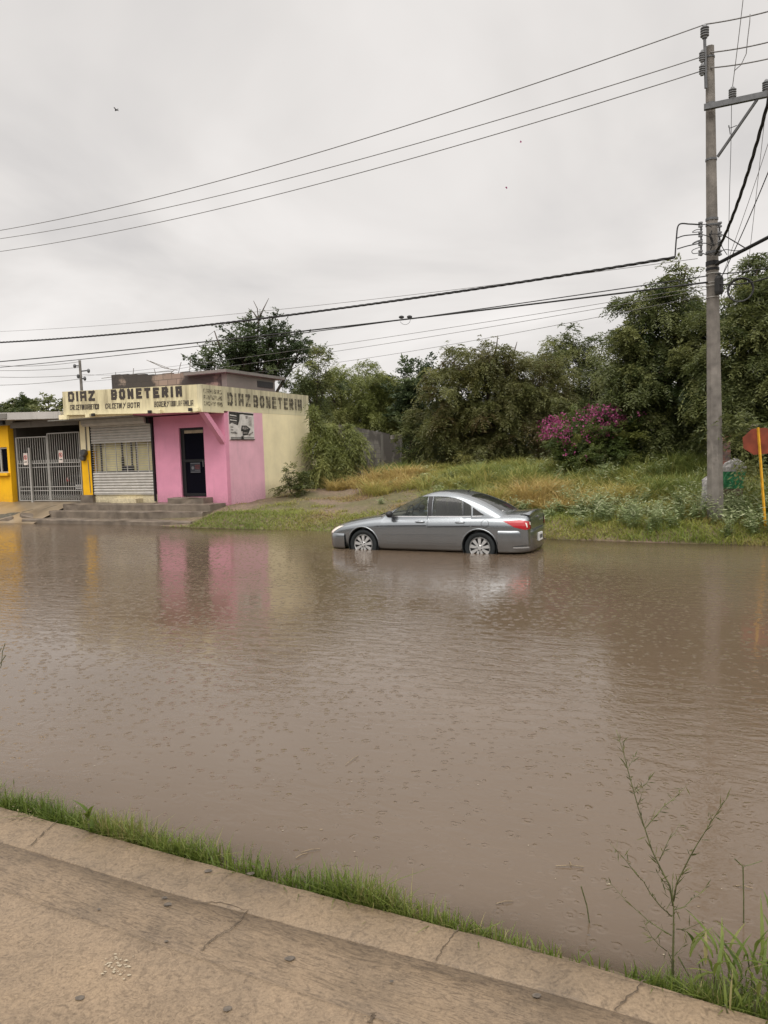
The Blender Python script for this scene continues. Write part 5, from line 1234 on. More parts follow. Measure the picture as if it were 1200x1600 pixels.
# pale leafy weeds by the water at the foot of the pole
r_ = np.random.default_rng(23)
x, y, v = scatter(4200, -20, 4, 16.35, 24.5, r_)
p_ = sm(x, 2.6, 6.4) * (.22 + .9 * sm(vnoise(x, y, 1.1, 41), .25, .65)); p_ = p_ * (1 - sm(v, 18.0, 18.6)) + sm(v, 18.0, 18.6) * .07 * sm(x, -.5, 2); keep = r_.random(len(x)) < p_ * 1.15; x, y = x[keep], y[keep]
hh = r_.uniform(.32, .75, len(x)) * (.6 + .4 * sm(x, 3.5, 6)); Vs = []; Fs = []; ts = []; o_ = 0
cid = np.repeat(np.arange(len(x)), 7); m_ = len(cid); a = r_.uniform(0, 2 * math.pi, m_)
Pb = np.stack([x[cid], y[cid], ground_z(x[cid], y[cid]) - .02], -1) + r_.normal(0, .04, (m_, 3)) * np.array([1, 1, 0]); Dn = unit(np.stack([np.cos(a) * .45, np.sin(a) * .45, 1 + 0 * a], -1)); hs_ = hh[cid] * r_.uniform(.65, 1.1, m_)
V1, F1, k1 = blades(Pb, hs_, np.full(m_, .012), np.full(m_, .4), r_, 2, az=a)
nl = 13; tl = (np.arange(nl) + .7) / nl; la = r_.uniform(0, 2 * math.pi, (m_, nl))
c = Pb[:, None] + np.array([0, 0, 1.0]) * (hs_[:, None] * (tl - .1 * tl ** 2))[..., None] + np.stack([np.cos(a), np.sin(a), 0 * a], -1)[:, None] * (hs_[:, None] * .4 * tl ** 2)[..., None]
Dl = unit(np.stack([np.cos(la), np.sin(la), r_.uniform(-.3, .55, la.shape)], -1)); Sl = unit(np.cross(Dl, r_.normal(0, .35, Dl.shape) + np.array([0, 0, 1])))
V2, F2 = leaf_quads(c.reshape(-1, 3), Dl.reshape(-1, 3), Sl.reshape(-1, 3), r_.uniform(.08, .17, m_ * nl), r_.uniform(.02, .036, m_ * nl))
t2 = np.clip(.28 + .42 * np.tile(tl, m_) + r_.normal(0, .14, m_ * nl), 0, 1)
tag(np_mesh('roadside_weeds', np.concatenate([V1, V2]), np.concatenate([F1, F2 + len(V1)]), M['weed'], None, tint=np.concatenate([np.full(len(V1), .15), np.repeat(t2, 4)])), 'pale leafy weeds along the water around the pole', 'weeds', kind='stuff')
# verge grass between kerb and water, long and fresh green
r_ = np.random.default_rng(24); n = 25000
x = np.where(r_.random(n) < .8, r_.uniform(-5.5, 1.6, n), r_.uniform(.9, 1.7, n)); d = np.abs(r_.normal(0, .5, n)); yk = np.interp(x, KX, KY)
wid = np.interp(x, [-5, -2.2, -1.2, 0, .35, .6, .95, 1.6], [.26, .22, .18, .15, .10, .05, .10, .34]); y = yk + .012 + d * wid
gap = np.interp(x, [-5.5, .2, .5, .66, .95, 1.15], [1, 1, .45, .10, .22, 1.0]); keep = r_.random(n) < gap * (.12 + .95 * sm(vnoise(x, y, 6, 51) * .6 + vnoise(x, y * 0, 2.1, 58) * .4, .18, .62)); x, y, d = x[keep], y[keep], d[keep]
H = (.045 + .17 * r_.random(len(x)) ** 1.8) * (1 - .35 * np.clip(d, 0, 1)) * (.75 + .55 * vnoise(x, y * 0, 3.3, 52)) * np.interp(x, [-2, .1, .5, 1.0, 1.6], [1, .9, .6, .55, .75]); t = np.clip(.5 + (vnoise(x, y, 2, 53) - .5) * .7 + r_.normal(0, .16, len(x)), 0, 1)
V, F, k = blades(np.stack([x, y, ground_z(x, y) - .012], -1), H, r_.uniform(.0045, .010, len(x)), np.abs(r_.normal(.45, .4, len(x))), r_, 4)
tag(np_mesh('verge_grass', V, F, M['grass_fresh'], None, tint=np.repeat(t, k)), 'fresh green grass along the near kerb at the water edge', 'grass', kind='stuff')

# ------------------------------------------------------------------ utility pole and its fittings
PB, PT = at_y(1118, 822, 16.0), at_y(1109, 73, 16.0)
PB.z = float(ground_z(PB.x, PB.y))
def ppt(y):          # point on the pole axis seen at picture row y
    lo, hi = 0.0, 1.0
    for _ in range(40):
        m_ = (lo + hi) / 2; q = PB.lerp(PT, m_) - Vector((0, 0, CAM_H)); yy = 800 - F_PX * q.dot(cu) / q.dot(fw)
        if yy > y: lo = m_
        else: hi = m_
    return PB.lerp(PT, lo)
def prad(p): return .178 + (.088 - .178) * (p.z - PB.z) / (PT.z - PB.z)
toC = (Vector((0, 0, CAM_H)) - PB); toC.z = 0; toC.normalize(); rt = Vector((-toC.y, toC.x, 0))      # rt points right as seen
pole = thing('utility_pole', 'tall octagonal concrete utility pole at the right of the picture', 'utility pole', PB)
def L_(p): return Vector(p) - PB
mb = MB(); mb.tube([Vector((0, 0, -.5)), Vector((0, 0, 0)), L_(PT)], [.18, .178, .088], 8); mb.build('shaft', M['polec'], pole)
mb = MB(); q = L_(ppt(690)); zz0 = q.z
for i in range(19):
    p = ppt(628 + i * 6.4); c = L_(p) + toC * (prad(p) * .924 + .0)
    for k in range(2):
        a = random.uniform(-.035, .01); wv_ = random.uniform(.015, .035); mb.add([tuple(c + rt * (a + dx) + toC * dd + Vector((0, 0, dz + k * .022 - .01))) for dd in (-.01, .008) for dx, dz in ((0, 0), (wv_, 0), (wv_, .012), (0, .012))], [(4, 5, 6, 7), (0, 4, 7, 3), (1, 2, 6, 5), (3, 7, 6, 2), (0, 1, 5, 4)])
mb.build('embossed_marks', M['polec'], pole)
def band_ring(y, h, mat, name='band', grow=.006):
    p = ppt(y); c = L_(p); r = prad(p) + grow; m2 = MB(); m2.lathe([(r, -h / 2), (r, h / 2)], 20, 'z', tuple(c), cap=False); m2.lathe([(r - .008, -h / 2 - .001), (r, -h / 2), ], 20, 'z', tuple(c), cap=False); m2.lathe([(r, h / 2), (r - .008, h / 2 + .001)], 20, 'z', tuple(c), cap=False); m2.build(name, mat, pole)
for y, h, mt_ in ((90, .03, 'galv'), (163, .035, 'galv'), (250, .04, 'galv'), (343, .05, 'galv'), (352, .03, 'galv'), (395, .05, 'galv'), (412, .09, 'black'), (421, .05, 'black'), (428, .022, 'whitepaint'), (442, .02, 'whitepaint'), (447, .02, 'whitepaint'), (465, .02, 'whitepaint')): band_ring(y, h, M[mt_])
def insulator(c, r=.075, h=.22, axis=Vector((0, 0, 1)), name='insulator', parent=None):
    m2 = MB(); prof = [(.0, 0), (r * .6, 0), (r * .62, h * .14)]
    for k in range(4): b0 = h * (.16 + .18 * k); prof += [(r, b0), (r, b0 + h * .06), (r * .55, b0 + h * .13)]
    prof += [(r * .5, h * .92), (r * .3, h), (.0, h)]
    m2.T = Matrix.Translation(L_(c)) @ axis.to_track_quat('Z', 'Y').to_matrix().to_4x4(); m2.lathe(prof, 16, 'z'); return m2.build(name, M['porc'], pole if parent is None else parent, smooth=False)
topI = at_y(1101, 60, 15.9); insulator(topI, .085, .27)
mb = MB(); mb.bar(L_(at_y(1103, 138, 15.9)), L_(topI), .045); mb.build('pin', M['galv'], pole)
for y in (97, 118): insulator(at_y(1097, y, 15.9), .06, .24)
arm_l, zarm = at_y(1100, 168, 15.85), at_y(1100, 168, 15.85).z
arm_r = at_z(1200, 147, zarm); arm_e = arm_r + (arm_r - arm_l) * .35
mb = MB(); mb.bar(L_(arm_l), L_(arm_e), .09, .11); mb.build('crossarm', M['galv'], pole)
f_ = lambda t: arm_l.lerp(arm_e, t)
mb = MB(); mb.bar(L_(ppt(247)) + rt * .12, L_(f_(.62)) - Vector((0, 0, .06)), .045, .045); mb.build('arm_brace', M['galv'], pole)
i1 = f_((at_y(1143, 150, 15).x - arm_l.x) / (arm_e.x - arm_l.x) * 1.0 if False else .335); i2 = f_(.72)
insulator(i1 + Vector((0, 0, .05)), .075, .24); insulator(i2 + Vector((0, 0, .05)), .075, .24)
# secondary rack with spools and looping tails
mb = MB(); rack = [at_y(1095.5, y, 15.75) for y in (347, 400)]; mb.bar(L_(rack[0]), L_(rack[1]), .03); mb.build('rack', M['galv'], pole)
mb = MB(); rack2 = [at_y(1124, y, 15.75) for y in (347, 400)]; mb.bar(L_(rack2[0]), L_(rack2[1]), .03); mb.build('rack', M['galv'], pole)
for y in (351, 366, 380, 395):
    for x in (1094.5, 1124.5):
        m2 = MB(); c = at_y(x, y, 15.68); m2.T = Matrix.Translation(L_(c)); m2.lathe([(.0, -.05), (.045, -.05), (.045, -.02), (.022, -.01), (.022, .01), (.045, .02), (.045, .05), (0, .05)], 12, 'z'); m2.build('spool', M['porc'], pole)
    mb = MB()
    for x0, x1 in ((1095, 1112), (1110, 1125)): mb.tube([L_(at_y(x0, y, 15.7)), L_(at_y((x0 + x1) / 2, y + random.uniform(-2, 5), 15.6)), L_(at_y(x1, y + random.uniform(0, 6), 15.66))], .010, 5)
    mb.build('tie_wire', M['wire'], pole)
def loop(pts, r=.010, name='jumper', mat='wire', Y=15.7):
    P = [at_y(x, y, Y) for x, y in pts]; out_ = []
    for i in range(len(P) - 1):
        p0, p1, p2, p3 = P[max(i - 1, 0)], P[i], P[i + 1], P[min(i + 2, len(P) - 1)]
        for k in range(6):
            t = k / 6; out_.append(.5 * ((2 * p1) + (p2 - p0) * t + (2 * p0 - 5 * p1 + 4 * p2 - p3) * t * t + (3 * p1 - p0 - 3 * p2 + p3) * t ** 3))
    out_.append(P[-1]); m2 = MB(); m2.tube([L_(p) for p in out_], r, 5); return m2.build(name, M[mat], pole)
loop([(1094, 351), (1078, 350), (1061, 351), (1057, 372), (1055, 400)], .016); loop([(1094, 366), (1070, 368), (1058, 372)], .012); loop([(1094, 380), (1075, 384), (1058, 389)], .012); loop([(1094, 395), (1083, 396), (1082, 391), (1094, 386)], .008); loop([(1094, 362), (1082, 363), (1088, 359), (1098, 358)], .008); loop([(1094, 376), (1082, 381), (1088, 377), (1098, 374)], .008)
loop([(1125, 366), (1135, 370), (1165, 388)], .012); loop([(1125, 372), (1128, 385), (1136, 398)], .008); loop([(1125, 395), (1133, 390), (1150, 392), (1164, 389)], .008); loop([(1112, 360), (1110, 372), (1116, 385)], .014); loop([(1108, 365), (1114, 378), (1110, 390)], .012)
loop([(1143, 165), (1142, 230), (1140, 300), (1137, 440)], .006, 'earth_wire'); loop([(1151, 196), (1140, 200), (1139, 196), (1141, 210)], .008)
mb = MB(); c = L_(at_y(1123.5, 443, 15.75)); mb.T = Matrix.Translation(c); mb.lathe([(.0, -.22), (.07, -.22), (.085, -.16), (.085, .10), (.06, .16), (.03, .17), (.03, .22), (0, .22)], 14, 'z'); mb.build('splice_closure', M['wire'], pole, smooth=False)
mb = MB(); cc = at_y(1157, 453, 15.4)
for k in range(3): mb.tube([L_(cc + rt * (.225 + .008 * k) * math.cos(a) + Vector((0, 0, (.225 + .006 * k) * math.sin(a))) + toC * .02 * (k - 1)) for a in np.linspace(0, 2 * math.pi, 33)[:-1]], .013, 6, closed=True)
mb.build('cable_coil', M['wire'], pole)
la0, la1 = at_y(1119, 413, 15.85), at_y(1200, 371, 14.6); mb = MB(); mb.tube([L_(la0), L_(la0.lerp(la1, .5)), L_(la1), L_(la1 + (la1 - la0) * .5)], .036, 10); mb.build('lamp_arm', M['black'], pole)

# ------------------------------------------------------------------ wires, each run a thing of its own
def wire(name, label, a, b, sag, r, mat='wire', ext=1.0, twist=0, cat='cable', group=None, n=36):
    """a, b points; ext > 1 carries the run on past b; sag at mid-span of a..b"""
    a = Vector(a); b = Vector(b); pts = [a + (b - a) * t - Vector((0, 0, 4 * sag * t * (1 - t))) for t in np.linspace(0, ext, int(n * ext))]
    mb = MB()
    if twist:
        d = (b - a).normalized(); u = d.cross(Vector((0, 0, 1))).normalized(); w_ = d.cross(u); fine = []
        for i in range(len(pts) - 1):
            for k in range(12): fine.append(pts[i].lerp(pts[i + 1], k / 12))
        for s_ in range(3):
            acc = 0; hp = []
            for i, p in enumerate(fine):
                if i: acc += (p - fine[i - 1]).length
                an = acc * twist + s_ * 2.094; hp.append(p + (u * math.cos(an) + w_ * math.sin(an)) * r * .95)
            mb.tube(hp, r, 5)
    else: mb.tube(pts, r, 6)
    o = mb.build(name, M[mat], None, smooth=True); return tag(o, label, cat, group)
YL = 29.5
wire('power_line', 'topmost power line from the pin insulator across the sky', topI + Vector((0, 0, .27)), at_y(0, 360, YL), .42, .011, 'alu', 1.3, cat='power line', group='power lines over the street')
wire('power_line', 'middle of the three high power lines left of the pole', at_y(1096, 89, 15.9), at_y(0, 373, YL), .40, .010, 'alu', 1.3, cat='power line', group='power lines over the street')
wire('power_line', 'lowest of the three high power lines left of the pole', at_y(1096, 111, 15.9), at_y(0, 393, YL), .40, .010, 'alu', 1.3, cat='power line', group='power lines over the street')
for (p0, p1, lab) in (((1101, 38), (1200, 18), 'topmost power line carrying on to the right of the pole top'), ((1110, 82), (1200, 66), 'second power line carrying on to the right of the pole'), ((1110, 106), (1200, 92), 'third power line carrying on to the right of the pole')):
    a = at_y(*p0, 15.9); wire('power_line', lab, a, at_z(p1[0], p1[1], a.z - .05), .02, .013, 'alu', 2.5, cat='power line', group='power lines over the street')
wire('twisted_cable', 'thick twisted black cable from the spool rack to the left', at_y(1055, 402, 15.7), at_y(0, 535, YL), .26, .017, 'wire', 1.3, 9.0, group='cables left of the pole', n=60)
wire('telephone_cable', 'upper of two black telephone cables running behind the roof tree', at_y(1106, 441, 15.85), at_y(0, 565, YL), .10, .020, 'wire', 1.3, group='cables left of the pole')
wire('telephone_cable', 'thinner lower telephone cable just under the black one', at_y(1106, 431, 15.85), at_y(0, 574, YL), .14, .012, 'wire', 1.3, group='cables left of the pole')
wire('drop_wire', 'faint thin wire between the twisted cable and the telephone cables', at_y(1090, 404, 15.9), at_y(0, 518, 33), .22, .006, 'alu', 1.2, cat='wire', group='thin wires left of the pole')
wire('drop_wire', 'faint upper wire sloping down towards the far pole top', at_y(1104, 447, 15.9), at_y(127, 588, 33.5), .16, .006, 'alu', 1.0, cat='wire', group='thin wires left of the pole')
wire('drop_wire', 'faint lower wire sloping down towards the far pole middle', at_y(1104, 452, 15.9), at_y(127, 597, 33.5), .22, .006, 'alu', 1.0, cat='wire', group='thin wires left of the pole')
wire('drop_wire', 'lowest faint wire passing above the olive tree', at_y(1104, 461, 15.9), at_y(360, 585, 34), .22, .006, 'alu', 1.0, cat='wire', group='thin wires left of the pole')
wire('twisted_cable', 'thick twisted black cable climbing steeply right of the pole', at_y(1117, 398, 15.8), at_y(1200, 160, 12.5), .25, .016, 'wire', 1.6, 7.0, group='cables right of the pole', n=40)
wire('telephone_cable', 'upper telephone cable running right in front of the leaning tree', at_y(1118, 428, 15.8), at_y(1200, 419, 14.2), .02, .012, 'wire', 1.6, group='cables right of the pole')
wire('telephone_cable', 'lower telephone cable running right above the cable coil', at_y(1118, 443, 15.8), at_y(1200, 434, 14.4), .06, .014, 'wire', 1.6, group='cables right of the pole')
wire('drop_wire', 'thin service wire from the closure up to the right edge', at_y(1126, 436, 15.7), at_y(1200, 270, 12.0), .05, .009, 'wire', 1.5, cat='wire', group='cables right of the pole')
wire('drop_wire', 'thinnest wire crossing behind the service wire right of the pole', at_y(1128, 432, 15.9), at_y(1200, 225, 13.0), .04, .005, 'alu', 1.5, cat='wire', group='cables right of the pole')
wire('drop_wire', 'thin wire dropping nearly straight near the right edge', at_y(1168, 424, 16.2), at_y(1196, 175, 14.5), .02, .005, 'alu', 1.2, cat='wire', group='cables right of the pole')
wire('drop_wire', 'thin wire rising from the crossarm insulator out of the picture top', i1 + Vector((0, 0, .29)), at_y(1161, 0, 15.0), .03, .007, 'alu', 1.5, cat='wire', group='cables right of the pole')
tapA, tapB = at_y(1172, 22, 15.1), at_y(1147, 111, 15.3); mb = MB()
mb.tube([tapA, at_y(1171.5, 34, 15.1), at_y(1168, 62, 15.15), at_y(1166, 84, 15.2), at_y(1158, 101, 15.25), tapB], .008, 6); tag(mb.build('jumper_wire', M['alu'], None, smooth=True), 'short curved jumper hanging from the topmost line', 'wire', 'cables right of the pole')
ck = at_y(633, 496, 20.4); mb = MB()
for dx in (-.10, .12): mb.ellipsoid((ck.x + dx, ck.y, ck.z + .01), (.075, .03, .045), 10, 6)
mb.tube([ck + Vector((.14 * math.cos(a), 0, -.06 + .13 * math.sin(a))) for a in np.linspace(R(200), R(360), 10)], .005, 4); tag(mb.build('cable_clamp', M['wire'], None), 'small black clamp with a wire loop on the telephone cable', 'clamp')

# far pole beyond the shop
fp = at_y(131, 660, 34); fz = float(ground_z(fp.x, fp.y)); ft = at_y(124.5, 563, 34); fpo = thing('utility_pole', 'distant slim utility pole behind the left end of the shop sign', 'utility pole', (fp.x, fp.y, fz)); base_ = Vector((fp.x, fp.y, fz))
mb = MB(); mb.tube([Vector((0, 0, -.3)), ft - base_], [.10, .06], 8); mb.build('shaft', M['polec'], fpo)
mb = MB()
for y, dx in ((572, -.28), (580, .35), (588, -.12), (592, .18)): q = at_y(127, y, 34) - base_; mb.bar(q, q + Vector((dx, -.05, .02)), .05); mb.ellipsoid(tuple(q + Vector((dx, -.05, 0))), (.07, .07, .10), 8, 6)
mb.build('fittings', M['galv'], fpo)
for k, (y0, y1, s_, lab) in enumerate(((565, 571, .1, 'uppermost wire leaving the distant pole to the left'), (574, 579, .05, 'second wire leaving the distant pole to the left'), (586, 589, .05, 'third wire leaving the distant pole to the left'), (592, 602, .06, 'lowest wire leaving the distant pole to the left'))):
    wire('drop_wire', lab, at_y(125, y0, 33.9), at_y(-10, y1, 33), s_, .011, 'alu', 1.2, cat='wire', group='wires on the distant pole', n=14)
wire('drop_wire', 'long thin wire from the distant pole to the roof rebar', at_y(129, 585, 33.9), at_y(330, 566, 30), .2, .007, 'alu', 1.0, cat='wire', group='wires on the distant pole', n=20)

# ------------------------------------------------------------------ stop sign seen from behind, rubbish, brick pier
M['signback'] = simple('faded_red_paint', (.19, .04, .018), .6, var=.35, scale=3); M['signpost'] = simple('yellow_post_paint', (.62, .32, .02), .5, var=.15)
sb_ = at_y(1196.5, 822, 15.1); sb_.z = float(ground_z(sb_.x, sb_.y)); stp = at_y(1184.5, 668, 15.1); ss = thing('stop_sign', 'red octagonal road sign seen from behind on a leaning yellow post', 'road sign', sb_)
ax = (stp - sb_).normalized(); c = at_y(1187, 689.5, 15.16) - sb_; rr = .335
u_ = rt - ax * rt.dot(ax); u_.normalize(); w_ = u_.cross(ax).normalized()
mb = MB(); pl_ = [c + u_ * rr * math.cos(R(22.5 + 45 * k)) + ax * rr * .86 * math.sin(R(22.5 + 45 * k)) for k in range(8)]
back = -w_ if w_.dot(toC) > 0 else w_
mb.add([tuple(p) for p in pl_] + [tuple(p + back * .006) for p in pl_], [tuple(range(8)), tuple(range(15, 7, -1))] + [(i, (i + 1) % 8, 8 + (i + 1) % 8, 8 + i) for i in range(8)]); mb.build('sign_plate', M['signback'], ss)
mb = MB(); mb.bar(-ax * .3, stp - sb_, .055, .03); mb.build('post', M['signpost'], ss)
M['sack'] = simple('woven_sack', (.34, .325, .31), .6, var=.25, scale=14, bump=.6); M['sackgreen'] = simple('green_print', (.02, .15, .06), .6, var=.3, scale=18); M['sackbrown'] = simple('sack_contents', (.10, .07, .05), .8, var=.5, scale=22, bump=.8)
def sack(name, label, px, ytop, ybot, Y, w0, cols, cat='rubbish sack', seed=1):
    random.seed(seed); b_ = at_y(px, ybot, Y); b_.z = float(ground_z(b_.x, b_.y)) ; t_ = at_y(px + 4, ytop, Y); h = t_.z - b_.z; root = thing(name, label, cat, b_)
    for nme, z0, z1, mt_ in cols:
        m2 = MB(); n = 22; rows = []
        for z in np.linspace(z0, z1, max(3, int((z1 - z0) * 16))):
            bul = w0 * (.86 + .22 * z) * (1.0 if z < .86 else max(.12, 1 - ((z - .86) / .14) ** 1.5 * .85)); row = []
            for j in range(n):
                a = 2 * math.pi * j / n; q = bul * (1 + .10 * math.sin(3 * a + 5 * z) + .06 * math.sin(7 * a - 9 * z) + random.uniform(-.06, .06)); row.append((q * math.cos(a) + .10 * z, q * .8 * math.sin(a), h * z))
            rows.append(row + [row[0]])
        m2.grid(rows); m2.build(nme, mt_, root)
    return root
sack('rubbish_sack', 'stuffed woven sack with a green print leaning behind the concrete pole', 1141, 716, 800, 17.0, .235, (('contents', 0, .40, M['sackbrown']), ('green_print', .40, .74, M['sackgreen']), ('sack_top', .74, 1.0, M['sack'])), seed=3)
sack('plastic_sheet', 'crumpled pale plastic bag left of the concrete pole base', 1103, 742, 800, 16.7, .15, (('sheet', 0, 1.0, M['sack']),), 'plastic bag', seed=4)
M['redbrick'] = brick_wall_mat('red_brick', (.24, .09, .06), (.18, .07, .05), (.25, .22, .19), (.06, .05, .045), 2.2)
q = at_y(1130, 740, 18.2); gz_ = float(ground_z(q.x, q.y)); mb = MB(); mb.box(-.16, .16, -.16, .16, -.3, at_y(1130, 679, 18.2).z - gz_); o = mb.build('brick_pier', M['redbrick'], None); o.location = (q.x, q.y, gz_); o.rotation_euler = (0, 0, BR); tag(o, 'short brick pier half hidden behind the concrete pole', 'pier')

# ------------------------------------------------------------------ block wall by the olive tree, white house beyond
wa, wb = at_y(536, 740, 28.4), at_y(628, 735, 33.0); dv = (wb - wa); dv.z = 0; Lw = dv.length; bw = thing('block_wall', 'weathered grey block wall running back between bush and creeper', 'wall', (wa.x, wa.y, .55), math.atan2(dv.y, dv.x))
mb = MB(); cap_ = []; n = 14; x = 0
for i in range(n): x0, x1 = Lw * i / n, Lw * (i + 1) / n; mb.box(x0, x1 - .001, 0, .16, -.4, (3.1 - .42 * i / n) - .55 + (.0, .0, -.2)[i % 3 if i > 9 else 0])
mb.build('masonry', M['greyblock'], bw); mb = MB()
for x in (.02, Lw * .62, Lw - .14): mb.box(x, x + .17, -.03, .19, -.4, 2.22)
mb.build('columns', M['render'], bw)
ha = at_y(868, 700, 41); mb = MB(); mb.box(0, 6.0, 0, 5, 0, at_y(900, 644, 41).z - .3); mb.build; wh_ = thing('white_house', 'white flat-roofed house glimpsed through the trees behind the magenta flowers', 'house', (ha.x, ha.y, .3), R(-8))
mb.build('wall', M['whitepaint'], wh_); mb = MB(); zt_ = at_y(900, 644, 41).z - .3; mb.box(-.2, 6.2, -.25, 5.2, zt_ + .003, zt_ + .18); mb.build('roof', M['oldconc'], wh_)

# ------------------------------------------------------------------ small things near the camera
M['twig'] = simple('green_brown_twig', (.085, .09, .034), .7, var=.25, scale=30); M['twigdry'] = simple('dry_stem', (.20, .15, .09), .8, var=.25, scale=30)
M['leaf_twig'] = leaf_mat('sapling_leaf', [(.0, (.05, .055, .02)), (.5, (.085, .095, .03)), (1., (.15, .15, .05))])
Zm = lambda x, y: (850 + x / 3.3333, 1120 + y / 3.3333)
random.seed(31); r_ = np.random.default_rng(31)
sap_b = at_z(1050, 1532, .06); sap = thing('sapling', 'slender bare sapling rising from the grass at the kerb bottom right', 'sapling', sap_b)
BRN = [([(668, 1385), (672, 1250), (675, 1120), (675, 1000), (668, 860)], .0065, 0), ([(672, 985), (655, 880), (600, 775), (560, 690), (528, 590), (490, 470), (440, 290), (415, 190), (375, 65)], .0045, .12), ([(675, 960), (690, 870), (760, 730), (800, 660), (870, 550), (920, 470), (965, 405)], .0036, -.15),
       ([(528, 580), (620, 470), (690, 415), (750, 350)], .0026, .2), ([(600, 750), (650, 640), (685, 600), (710, 550)], .0022, .05), ([(665, 1040), (610, 990), (560, 930), (520, 860), (480, 820), (420, 740), (345, 660)], .0028, -.12), ([(665, 1140), (600, 1100), (540, 1060), (500, 1020), (450, 980), (320, 840)], .0028, .1),
       ([(680, 1005), (730, 990), (770, 950), (800, 930), (850, 880)], .0024, .14), ([(690, 1105), (735, 1108), (790, 1085), (830, 1060)], .0022, -.1), ([(640, 1220), (600, 1190), (560, 1145), (520, 1070)], .0022, -.1), ([(465, 400), (505, 370), (555, 322)], .0016, .1), ([(490, 460), (510, 400), (545, 330)], .0014, .0), ([(437, 270), (460, 225), (478, 200)], .0014, .05),
       ([(876, 540), (865, 510), (858, 490)], .0013, -.05), ([(675, 1250), (720, 1200), (765, 1130)], .0018, .08), ([(640, 1000), (662, 960), (668, 900)], .0020, .04), ([(650, 880), (615, 850), (585, 805)], .0018, -.05)]
mb = MB(); LP, LD = [], []
for pl_, r0, dy in BRN:
    n_ = len(pl_); P = [at_y(*Zm(*p), sap_b.y + .02 + dy * (i / (n_ - 1)) * .9) - sap_b for i, p in enumerate(pl_)]
    mb.tube(P, [r0 * .82 * (1 - .72 * i / (n_ - 1)) for i in range(n_)], 6)
    for a, b_ in zip(P[:-1], P[1:]):
        k = int((b_ - a).length / (.010 if r0 < .006 else .012))
        for _ in range(k):
            if random.random() < .85: LP.append(a.lerp(b_, random.random())); LD.append((b_ - a).normalized() + Vector(r_.normal(0, .75, 3)))
mb.build('stem', M['twig'], sap, smooth=True)
LP, LD = np.array(LP), unit(np.array(LD)); S_ = unit(np.cross(LD, r_.normal(0, 1, LD.shape))); V, F = leaf_quads(LP, LD, S_, r_.uniform(.014, .055, len(LP)), r_.uniform(.0025, .0052, len(LP)))
np_mesh('leaves', V, F, M['leaf_twig'], sap, tint=np.repeat(np.clip(r_.normal(.5, .25, len(LP)), 0, 1), 4))


def broad_grass(name, label, base, n, Lr, Wr, seed, spread=.05, lean=(.5, 1.3), hfac=1.0):
    r = np.random.default_rng(seed); P = np.stack([r.normal(0, spread, n), r.normal(0, spread, n), r.uniform(-.02, .12, n) * hfac], -1)
    V, F, k = blades(P, r.uniform(*Lr, n), r.uniform(*Wr, n), r.uniform(*lean, n), r, 7)
    V = V.reshape(n, 8, 2, 3); prof = np.sin(np.linspace(.18, math.pi, 8)) ** .7; mid = V.mean(2, keepdims=True); V = (mid + (V - mid) / np.maximum(np.abs(np.linspace(1, 0, 8) ** .5), .35)[None, :, None, None] * prof[None, :, None, None]).reshape(-1, 3)
    root = thing(name, label, 'weed', base)
    for i in range(min(8, max(2, n // 4))): a = P[i]; m2 = MB(); m2.tube([(a[0], a[1], -.06), (a[0], a[1], .0), (a[0] * 1.2, a[1] * 1.2, .07 * hfac)], .003, 5); m2.build('stem', M['twig'], root)
    np_mesh('leaves', V, F, M['grass_fresh'], root, tint=np.repeat(np.clip(r.normal(.45, .2, n), 0, 1), k), smooth=True); return root
broad_grass('broad_leaved_weed', 'broad-leaved grass clump right of the sapling', at_z(1128, 1548, .04), 18, (.06, .15), (.007, .014), 61)
broad_grass('broad_leaved_weed', 'densest broad-leaved clump in the lower right corner', at_z(1176, 1556, .04), 60, (.05, .15), (.007, .015), 62, .09)
broad_grass('broad_leaved_weed', 'tall broad-leaved weed cut by the right picture edge', at_z(1203, 1530, .03), 16, (.10, .23), (.011, .019), 63, .04, (.3, 1.0))
broad_grass('broad_leaved_weed', 'tiny bright seedling standing in the kerb grass at left', at_z(143, 1302, .05), 11, (.05, .12), (.016, .026), 64, .012, (.5, 1.1), .9)
for k, (pts, Y0, lab, mt_) in enumerate(([[(921, 1442), (917, 1415), (908, 1385)], None, 'lone dark stem standing in the water left of the sapling', 'twig'], [[(1162, 1442), (1162, 1400), (1161, 1354), (1148, 1342)], None, 'thin forked stem standing in the water by the right edge', 'twig'], [[(-60, 1200), (-20, 1090), (-2, 1040), (9, 1024)], 4.7, 'bare twig tips reaching in at the left edge', 'twig'])):
    Yk = Y0 or at_z(*pts[0], 0).y; b_ = at_y(*pts[0], Yk); root = thing('water_stem' if k < 2 else 'bare_twig', lab, 'twig', b_); mb = MB(); P = [at_y(x, y, Yk) - b_ for x, y in pts]; mb.tube([P[0] - Vector((0, 0, .08 if k < 2 else .3))] + P, [.003] * (len(P) + 1), 5); mb.build('stem', M[mt_], root)
    mb = MB()
    if k == 1: mb.tube([at_y(1161, 1354, Yk) - b_, at_y(1176, 1350, Yk) - b_, at_y(1191, 1345, Yk) - b_], .0022, 4)
    if k == 2: mb.tube([at_y(-10, 1060, Yk) - b_, at_y(2, 1040, Yk) - b_, at_y(4, 1018, Yk) - b_, at_y(8, 1005, Yk) - b_], .0025, 4); mb.tube([at_y(-14, 1050, Yk) - b_, at_y(-3, 1025, Yk) - b_, at_y(2, 1012, Yk) - b_], .002, 4)
    if mb.v: mb.build('side_stem', M[mt_], root)
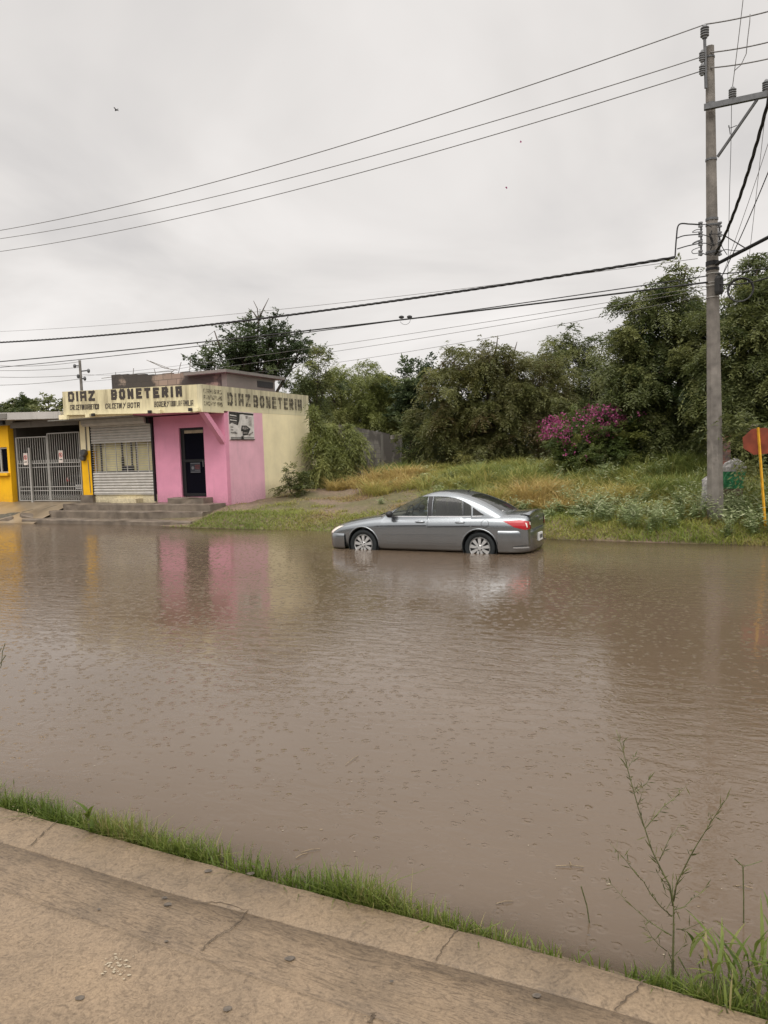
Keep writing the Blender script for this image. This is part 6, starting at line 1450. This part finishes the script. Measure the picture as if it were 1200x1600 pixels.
# drifting bits on the water: twigs, petals, foam specks (one object, uncountable litter)
mb = MB(); random.seed(8)
for _ in range(60):
    x = random.uniform(20, 1190); y = random.uniform(1180, 1500); q = at_z(x, y, .004)
    if q.y - np.interp(q.x, KXG, KYG) < .25: continue
    s_ = random.uniform(.0018, .0042); flat_poly(mb, blob(q, s_, 6, random.uniform(1, 2.4), .4), random.uniform(.002, .004), 0 if random.random() < .45 else 1)
for a_, b_ in (((868, 1353), (912, 1354)), ((540, 1195), (560, 1180)), ((470, 1332), (500, 1326)), ((890, 1346), (893, 1353)), ((1150, 1384), (1176, 1388)), ((775, 1412), (802, 1408)), ((480, 1333), (462, 1340))):
    p, q = at_z(*a_, .006), at_z(*b_, .006); mb.tube([p, p.lerp(q, .5) + Vector((0, .004, .004)), q], .0022, 4, mi=1)
tag(mb.build('floating_litter', [M['whitesplat'], M['twigdry']], None, fix=False), 'specks and twigs drifting on the muddy water', 'litter', kind='stuff')
mb = MB()
for _ in range(70):
    q = at_z(random.gauss(32, 14), random.gauss(1276, 6), top + .008); a = random.uniform(0, 6.28); l_ = random.uniform(.008, .03); d = Vector((math.cos(a), math.sin(a), random.uniform(-.1, .3))) * l_; s2 = Vector((-d.y, d.x, 0)).normalized() * random.uniform(.001, .004)
    mb.add([tuple(q), tuple(q + d * .5 + s2), tuple(q + d), tuple(q + d * .5 - s2)], [(0, 1, 2, 3)])
tag(mb.build('leaf_litter', M['twigdry'], None, fix=False), 'dry leaf litter caught on the kerb at the left edge', 'litter', kind='stuff')
# a bird and two petals in the air
b_ = at_y(181.5, 172, 38); mb = MB(); mb.ellipsoid((0, 0, 0), (.10, .03, .035), 8, 6); mb.add([(-.03, 0, .01), (.05, 0, .01), (.01, .16, .07), (-.03, .12, .06)], [(0, 1, 2, 3)]); mb.add([(-.03, 0, .01), (.05, 0, .01), (.01, -.16, .05), (-.03, -.12, .04)], [(3, 2, 1, 0)]); mb.add([(-.09, .015, 0), (-.09, -.015, 0), (-.16, -.03, 0), (-.16, .03, 0)], [(0, 1, 2, 3)])
o = mb.build('bird', M['dark'], None, fix=False); o.location = b_; o.rotation_euler = (.2, .1, 2.6); tag(o, 'small dark bird flying high at upper left', 'bird')
for x, y, rz_, lab in ((813.5, 221.5, .9, 'upper magenta petal drifting in the grey sky'), (791, 293.5, 2.2, 'lower magenta petal drifting in the grey sky')):
    mb = MB(); P = []
    for i in range(5): t = i / 4; w2 = .011 * math.sin(math.pi * min(t * .9 + .08, 1)); P.append([(t * .036 - .018, -w2, .006 * (1 - (2 * t - 1) ** 2)), (t * .036 - .018, 0, -.002), (t * .036 - .018, w2, .006 * (1 - (2 * t - 1) ** 2))])
    mb.grid(P); m_ = M['bract']; o = mb.build('petal', M['bract'], None, smooth=True); a_ = o.data.attributes.new('tint', 'FLOAT', 'POINT'); a_.data.foreach_set('value', [.5] * len(o.data.vertices)); o.location = at_y(x, y, 8); o.rotation_euler = (1.2, -.7, rz_); tag(o, lab, 'petal', 'petals in the air')
